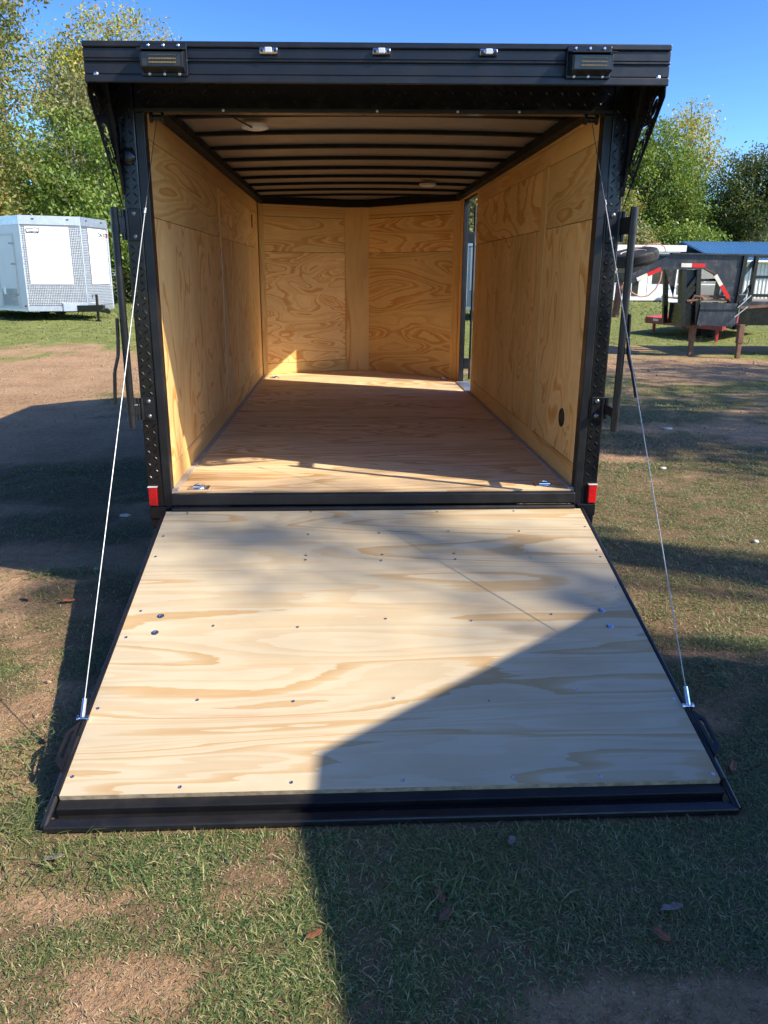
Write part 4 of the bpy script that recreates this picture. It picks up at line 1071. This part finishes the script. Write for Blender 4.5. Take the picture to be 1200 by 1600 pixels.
# right, beyond the buildings
tree('maple_tree', 'broad green tree behind the blue roofed barn', 25.2, 66, 16, [(0, 0, 7.5, 5.2, 5.0), (-2.4, -.5, 5.0, 4.0, 3.6), (3.0, 0, 6.0, 3.4, 3.6), (.3, 0, 11.0, 3.2, 2.6)], 'green', 900, 62, .44, .115, 11, .3, 13, limbs=60, gap=.42)
tree('maple_tree', 'yellowing tree beside the right wing of the black trailer', 18.5, 61, 13, [(0, 0, 9.2, 3.0, 2.6), (1.2, 0, 6.5, 3.2, 2.6), (-1, 0, 4.2, 3.0, 2.6)], 'olive', 560, 56, .38, .105, 12, .24, 11.5, limbs=60, gap=.44)
tree('birch_tree', 'thin sparse yellow treetop rising above the green trees at right', 29.4, 68, 17, [(0, 0, 13.2, 2.6, 2.6), (.8, 0, 10.6, 2.4, 2.2)], 'yellow', 250, 20, .5, .12, 13, .2, 15.5, limbs=60, gap=.4)
tree('birch_tree', 'nearly bare twiggy treetop right of the black trailer roof', 22.4, 69, 16, [(0, 0, 12.5, 2.4, 2.6), (0, 0, 10, 2.2, 2)], 'yellow', 150, 6, .5, .11, 14, .16, 14.5, limbs=120, gap=.3)
tree('oak_tree', 'dark leaved tree at the right edge behind the barn', 35.0, 66, 14, [(0, 0, 7.5, 4.6, 4.4), (-2.0, 0, 5.0, 3.2, 3.4), (2.5, 0, 10, 3.4, 2.6)], 'dark', 800, 54, .48, .12, 15, .3, 12, limbs=36, gap=.36)  # crown uses the dark leaf colours
tree('shrub', 'low bush with a few orange leaves behind the site office', 20.4, 58, 6, [(0, 0, 3.6, 2.4, 2.2), (1.6, 0, 3.0, 2.0, 1.8)], 'grey', 320, 38, .4, .12, 16, .1, 4, cat='bush', limbs=14, gap=.3)
tree('shrub', 'rounded green bush behind the barn ridge', 26.5, 62, 6, [(0, 0, 3.8, 2.8, 2.2), (2.6, .4, 3.4, 2.4, 2.0)], 'green', 380, 38, .42, .125, 17, .1, 4.4, cat='bush', limbs=14, gap=.3)
tree('oak_tree', 'bushy green tree far beyond the side door opening', 13.0, 62, 12, [(0, 0, 6, 4.2, 4.2), (1.5, 0, 9, 3, 2.4)], 'green', 420, 36, .55, .15, 18, .25, 10)
# shade trees off to the right, outside the frame: they give the dappled shade
SH = [(14.6, -.65, 12.5, [(0, 0, 8.6, 2.5, 2.6), (.8, 1.4, 6.6, 2.2, 1.8), (-.4, .6, 9.9, 2.2, 1.8)], 'oak tree with a full crown standing off to the right', 210, 21),
      (13.2, -4.85, 14.5, [(0, 0, 12.0, .62, 2.5)], 'slender oak tree to the right behind the parked trailer', 34, 22),
      (17.5, 3.2, 13.5, [(0, 0, 9, 3.0, 2.8), (1, 1.5, 7, 2.6, 2.2)], 'oak tree right of the gooseneck with a high crown', 200, 23),
      (14.5, -6.8, 14.5, [(0, 0, 12.6, .45, 2.4)], 'thin young oak beyond the parked trailer', 6, 25)]
for (x, y, H, lobes, lab, ncl, sd) in SH:
    tree('oak_tree', lab, x, y, H, lobes, 'green', ncl, 64, {21: .28, 23: .28, 22: .2, 25: .3}.get(sd, .2), .085, sd, .2, H*.8, limbs=26, gap=.40)

# a far wood that reads as one mass
def far_wood():
    r = np.random.default_rng(55)
    n = 900
    xs = r.uniform(-75, 90, n)
    top = 5.5+4.5*fbm(xs*.09, xs*0+3, 3)
    z = r.uniform(.2, 1, n)**.8*top
    c = np.stack([xs, 84+r.normal(0, 3, n), z], 1)
    V, F = leaf_cloud(c, 30, 1.0, .34, r)
    V[:, 2] = np.maximum(V[:, 2], .05)
    o = np_mesh('far_woods', V, F, LM['dark'], kind='stuff')
    setp(o, 'dark wood beyond the field', 'wood')
far_wood()

# ------------------------------------------------------------------ grass
def blade_mat():
    g = G('grass_blades')
    i = g.island()
    c = g.ramp(i, [(0, (.05, .11, .035)), (.3, (.09, .165, .048)), (.55, (.16, .22, .065)), (.74, (.26, .28, .10)), (.88, (.42, .38, .18)), (1, (.54, .47, .27))])
    n = g.mapr(g.noise(g.pos(), 1.1, 3), .35, .65, 0, 1)
    c = g.mix(g.math('MULTIPLY', n, .5), c, (.17, .165, .06))
    g.set(c, .5, 0, Specular_IOR_Level=.4)
    tr = g.n('ShaderNodeBsdfTranslucent'); g.put(tr.inputs[0], g.vmath('MULTIPLY', c, (1.3, 1.3, .6)))
    mx = g.n('ShaderNodeMixShader'); mx.inputs[0].default_value = .25
    g.t.links.new(g.b.outputs[0], mx.inputs[1]); g.t.links.new(tr.outputs[0], mx.inputs[2])
    g.t.links.new(mx.outputs[0], g.t.nodes['Material Output'].inputs[0])
    return g.m
GM = blade_mat()
def blades(x, y, L, wd, r, flat=.55):
    n = len(x)
    z = gheight(x, y)
    a = r.uniform(0, 2*np.pi, n)
    dirh = np.stack([np.cos(a), np.sin(a), np.zeros(n)], 1)
    side = np.stack([-np.sin(a), np.cos(a), np.zeros(n)], 1)
    el = r.uniform(.15, 1.25, n)*(1-flat*.5)
    p0 = np.stack([x, y, z-.003], 1)
    Lc = L[:, None]
    d1 = dirh*np.cos(el)[:, None] + np.array([0, 0, 1.])*np.sin(el)[:, None]
    e2 = el - r.uniform(.3, 1.2, n)
    d2 = dirh*np.cos(e2)[:, None] + np.array([0, 0, 1.])*np.sin(e2)[:, None]
    p1 = p0+d1*Lc*.5; p2 = p1+d2*Lc*.5
    p2[:, 2] = np.maximum(p2[:, 2], z+.002); p1[:, 2] = np.maximum(p1[:, 2], z+.004)
    w = wd[:, None]
    V = np.stack([p0-side*w*.8, p0+side*w*.8, p1+side*w, p1-side*w, p2], 1).reshape(-1, 3)
    b = (np.arange(n)*5)[:, None]
    Q = np.concatenate([b+0, b+1, b+2, b+3], 1)
    T3 = np.concatenate([b+3, b+2, b+4], 1)
    return V, Q, T3
def scatter(n, xr, yr, L0, w0, r, thr=.28, far=None):
    x = r.uniform(*xr, n); y = r.uniform(*yr, n)
    c = cover(x, y)
    # fine clumping
    cl = fbm(x*9+31, y*9, 2)
    keep = r.random(n) < np.clip((c-thr)/(.75-thr), 0.07, 1)*np.clip(cl*2.4-.45, .15, 1)
    inside = (np.abs(x) < 1.06) & (y > -1.80) & (y < 6)
    keep &= ~inside
    # only what the camera could see (with a margin)
    dx = x-CAM.x; dy = y-CAM.y
    keep &= (np.abs(dx*math.cos(YAW)-dy*math.sin(YAW)) < (dy*.62+.55))
    x, y, c = x[keep], y[keep], c[keep]
    L = L0*r.uniform(.5, 1.3, len(x))*(.55+.6*c)
    return x, y, L, w0*r.uniform(.7, 1.3, len(x))
r = np.random.default_rng(12)
sets = [scatter(380000, (-1.9, 1.9), (-2.95, -.6), .032, .00105, r),
        scatter(300000, (-3.6, 4.2), (-.9, 3.0), .034, .0016, r),
        scatter(170000, (-8, 10), (2.5, 10), .055, .0032, r),
        scatter(170000, (-22, 26), (9, 34), .07, .008, r, .3),
        scatter(40000, (-45, 50), (30, 75), .16, .03, r, .2)]
# longer tufts
tx, ty = [], []
for (cx, cy, sx, sy, n) in ((-1.62, .30, .16, .05, 500), (-1.1, -1.72, .10, .10, 350), (-1.25, -1.45, .06, .12, 200), (1.22, -.98, .10, .05, 260), (-.9, -1.95, .18, .05, 220), (.15, -2.05, .12, .08, 250), (-1.15, -1.25, .08, .15, 250)):
    tx.append(r.normal(cx, sx, n)); ty.append(r.normal(cy, sy, n))
tx = np.concatenate(tx); ty = np.concatenate(ty); kk = ~((np.abs(tx) < 1.07) & (ty > -1.8)); tx, ty = tx[kk], ty[kk]
sets.append((tx, ty, r.uniform(.05, .095, len(tx)), r.uniform(.0012, .0022, len(tx))))
# rough uncut grass round the parked trailers and the wood edge
tx = r.uniform(-20, 0, 9000); ty = r.uniform(18.5, 30, 9000); k = r.random(9000) < .9
sets.append((tx[k], ty[k], r.uniform(.12, .3, k.sum()), r.uniform(.008, .014, k.sum())))
tx = r.uniform(4, 24, 6000); ty = r.uniform(24, 47, 6000)
sets.append((tx, ty, r.uniform(.1, .2, 6000), r.uniform(.012, .02, 6000)))
VV, QQ, TT = [], [], []; b = 0
for (x, y, L, w) in sets:
    V, Q, T3 = blades(x, y, L, w, r)
    # quad split into two triangles so that one corner count serves all faces
    VV.append(V); TT += [Q[:, [0, 1, 2]]+b, Q[:, [0, 2, 3]]+b, T3+b]; b += len(V)
gro = np_mesh('grass', np.concatenate(VV), np.concatenate(TT), GM, kind='stuff')
setp(gro, 'thin trampled grass growing over bare earth', 'grass')

# dry thatch lying flat between the blades, and grit on the bare earth
def flat_bits():
    r = np.random.default_rng(77)
    g = G('dry_straw')
    g.set(g.ramp(g.island(), [(0, (.16, .12, .07)), (.4, (.30, .24, .14)), (.8, (.46, .39, .25)), (1, (.20, .10, .055))]), .8, 0, Specular_IOR_Level=.2)
    VV, TT = [], []; b = 0
    for n, xr, yr, L, w in ((60000, (-1.9, 1.9), (-2.95, -.6), .022, .0010), (70000, (-4.0, 4.5), (-.9, 4.0), .03, .0017), (40000, (-9, 11), (3.5, 13), .05, .0035)):
        x = r.uniform(*xr, n); y = r.uniform(*yr, n)
        k = ~((np.abs(x) < 1.06) & (y > -1.8) & (y < 6))
        dx = x-CAM.x; dy = y-CAM.y
        k &= (np.abs(dx*math.cos(YAW)-dy*math.sin(YAW)) < (dy*.62+.55)) & (r.random(n) < .25+.9*fbm(x*3.1, y*3.1+9, 3)**2)
        x, y = x[k], y[k]
        V, Q, T3 = blades(x, y, L*r.uniform(.4, 1.3, len(x)), w*r.uniform(.7, 1.4, len(x)), r, 1.72)
        VV.append(V); TT += [Q[:, [0, 1, 2]]+b, Q[:, [0, 2, 3]]+b, T3+b]; b += len(V)
    setp(np_mesh('dry_thatch', np.concatenate(VV), np.concatenate(TT), g.m, kind='stuff'), 'dry straw and dead grass lying flat on the earth', 'dead grass')
    gm_ = plain('grit', (.33, .24, .16), .9, var=.5, scale=50)
    n = 26000
    x = np.concatenate([r.uniform(-1.9, 1.9, n), r.uniform(-9, 10, n)]); y = np.concatenate([r.uniform(-2.95, -.3, n), r.uniform(-.5, 13, n)])
    k = ~((np.abs(x) < 1.06) & (y > -1.8) & (y < 6)) & (r.random(2*n) < np.clip(.75-cover(x, y), .02, 1))
    dx = x-CAM.x; dy = y-CAM.y
    k &= np.abs(dx*math.cos(YAW)-dy*math.sin(YAW)) < (dy*.62+.55)
    x, y = x[k], y[k]; m = len(x)
    sz = r.lognormal(-6.15, .45, m)*(1+.25*np.clip(y+2, 0, 12))
    z = gheight(x, y)
    o6 = np.array([(1, 0, 0), (0, 1, 0), (-1, 0, 0), (0, -1, 0), (0, 0, .7), (0, 0, -.7)])
    V = np.stack([x, y, z+sz*.3], 1)[:, None, :] + o6[None]*sz[:, None, None]*r.uniform(.6, 1.3, (m, 6, 1))
    f = np.array([(0, 1, 4), (1, 2, 4), (2, 3, 4), (3, 0, 4), (1, 0, 5), (2, 1, 5), (3, 2, 5), (0, 3, 5)])
    F = (f[None]+(np.arange(m)*6)[:, None, None]).reshape(-1, 3)
    setp(np_mesh('grit', V.reshape(-1, 3), F, gm_, kind='stuff'), 'small grit and clods scattered on the bare earth', 'gravel')
flat_bits()

# ------------------------------------------------------------------ dead leaves and stones lying on the ground
def leaf_thing(x, y, L, ang_, mat, label, curl=.35, cat='leaf', name='fallen_leaf'):
    m = MB(); n = 6
    top = []; vs = []; fs = []
    for i in range(n+1):
        f = i/n; w = .26*L*math.sin(math.pi*min(max(f, .02), .98))**.8*(1+.25*math.sin(9*f))
        z = .012+curl*L*(abs(f-.5)**1.5)*.7
        for k, s in enumerate((-1, 0, 1)):
            vs.append((L*(f-.5), s*w, z+abs(s)*w*.5))
    for i in range(n):
        for k in range(2):
            a = i*3+k; fs.append((a, a+3, a+4, a+1))
    m.add(vs, fs)
    o = m.build(name, mat, None, smooth=True)
    md = o.modifiers.new('thickness', 'SOLIDIFY'); md.thickness = .0012
    o.location = (x, y, float(gheight(np.array([x]), np.array([y]))[0])); o.rotation_euler = (random.uniform(-.3, .3), random.uniform(-.2, .2), ang_)
    setp(o, label, cat, 'fallen leaves on the grass')
    return o
BL = plain('dead_leaf', (.26, .10, .045), .6, var=.3, scale=40)
GL = plain('grey_leaf', (.24, .20, .165), .8, var=.3, scale=40)
leaf_thing(-.235, -2.20, .045, .4, BL, 'tan curled leaf on the shadow edge in the bottom foreground')
leaf_thing(.085, -2.08, .045, 1.9, BL, 'upright reddish leaf below the middle of the ramp lip')
leaf_thing(.095, -2.15, .05, .8, M['rust'], 'dark brown curled leaf just below the reddish leaf')
leaf_thing(.62, -2.24, .05, 2.1, BL, 'reddish leaf beside the bare earth at the bottom right')
leaf_thing(.68, -2.16, .06, .2, GL, 'grey dry leaf lying right of the reddish one, bottom right')
leaf_thing(-.97, -1.90, .06, .0, GL, 'flat grey leaf below the left corner of the ramp lip')
leaf_thing(.32, -1.88, .045, 1.2, GL, 'small pale leaf just below the ramp lip, right of the shadow edge')
leaf_thing(-1.58, .62, .06, .2, BL, 'orange leaf in the shade left of the ramp hinge')
leaf_thing(-1.52, -.1, .07, .5, BL, 'brown leaf on sunlit earth left of the ramp')
leaf_thing(-1.74, -.05, .06, 2.5, M['rust'], 'dark leaf at the left edge beside the trailer shadow')
leaf_thing(1.13, -1.55, .05, 1.0, BL, 'brown leaf near the right end of the ramp lip')
def stone(x, y, s, label, mat, name='stone', sx=1.0, cat='stone', group='pale stones in the grass'):
    bm = bmesh.new(); bmesh.ops.create_icosphere(bm, subdivisions=2, radius=1)
    rr = np.random.default_rng(int(abs(x)*1000))
    for v in bm.verts:
        v.co *= 1+rr.normal(0, .07)
        v.co = Vector((v.co.x*s*sx, v.co.y*s, v.co.z*s*.55))
    me = bpy.data.meshes.new(name); bm.to_mesh(me); bm.free(); me.materials.append(mat)
    for p in me.polygons: p.use_smooth = True
    o = bpy.data.objects.new(name, me); o.location = (x, y, float(gheight(np.array([x]), np.array([y]))[0])+s*.4)
    col.objects.link(o); setp(o, label, cat, group); return o
ST = plain('pale_stone', (.50, .47, .40), .8, var=.2, scale=30)
stone(2.37, .70, .020, 'round pale stone in the grass at the right edge', ST)
stone(3.31, 4.42, .03, 'flat pale stone on dark earth right of the trailer', ST, sx=1.8)
stone(2.55, 2.62, .025, 'small pale stone beyond the sunlit strip of grass at right', ST, sx=1.4)
stone(-1.62, 1.35, .022, 'small pale stone in the trailer shadow at left', ST, sx=1.7)
stone(-1.52, .36, .016, 'tiny grey stone near the edge of the trailer shadow', ST)

# ------------------------------------------------------------------ the body leans a little: its upper part is higher on the right
bpy.context.view_layer.update()
done = set()
for o in T.children_recursive:
    if o.type != 'MESH' or o.data.name in done or o.parent is R or (o.parent and o.parent.parent is R) or o is R: continue
    done.add(o.data.name)
    mw = o.matrix_world.copy(); mi = mw.inverted()
    n_ = len(o.data.vertices); co = np.empty(n_*3); o.data.vertices.foreach_get('co', co); co = co.reshape(-1, 3)
    A = np.array(mw); w = co @ A[:3, :3].T + A[:3, 3]
    w[:, 2] += .012*w[:, 0]*np.clip((w[:, 2]-1.2)/1.1, 0, 1.2)
    B = np.array(mi); co = w @ B[:3, :3].T + B[:3, 3]
    o.data.vertices.foreach_set('co', co.astype(np.float32).ravel()); o.data.update()
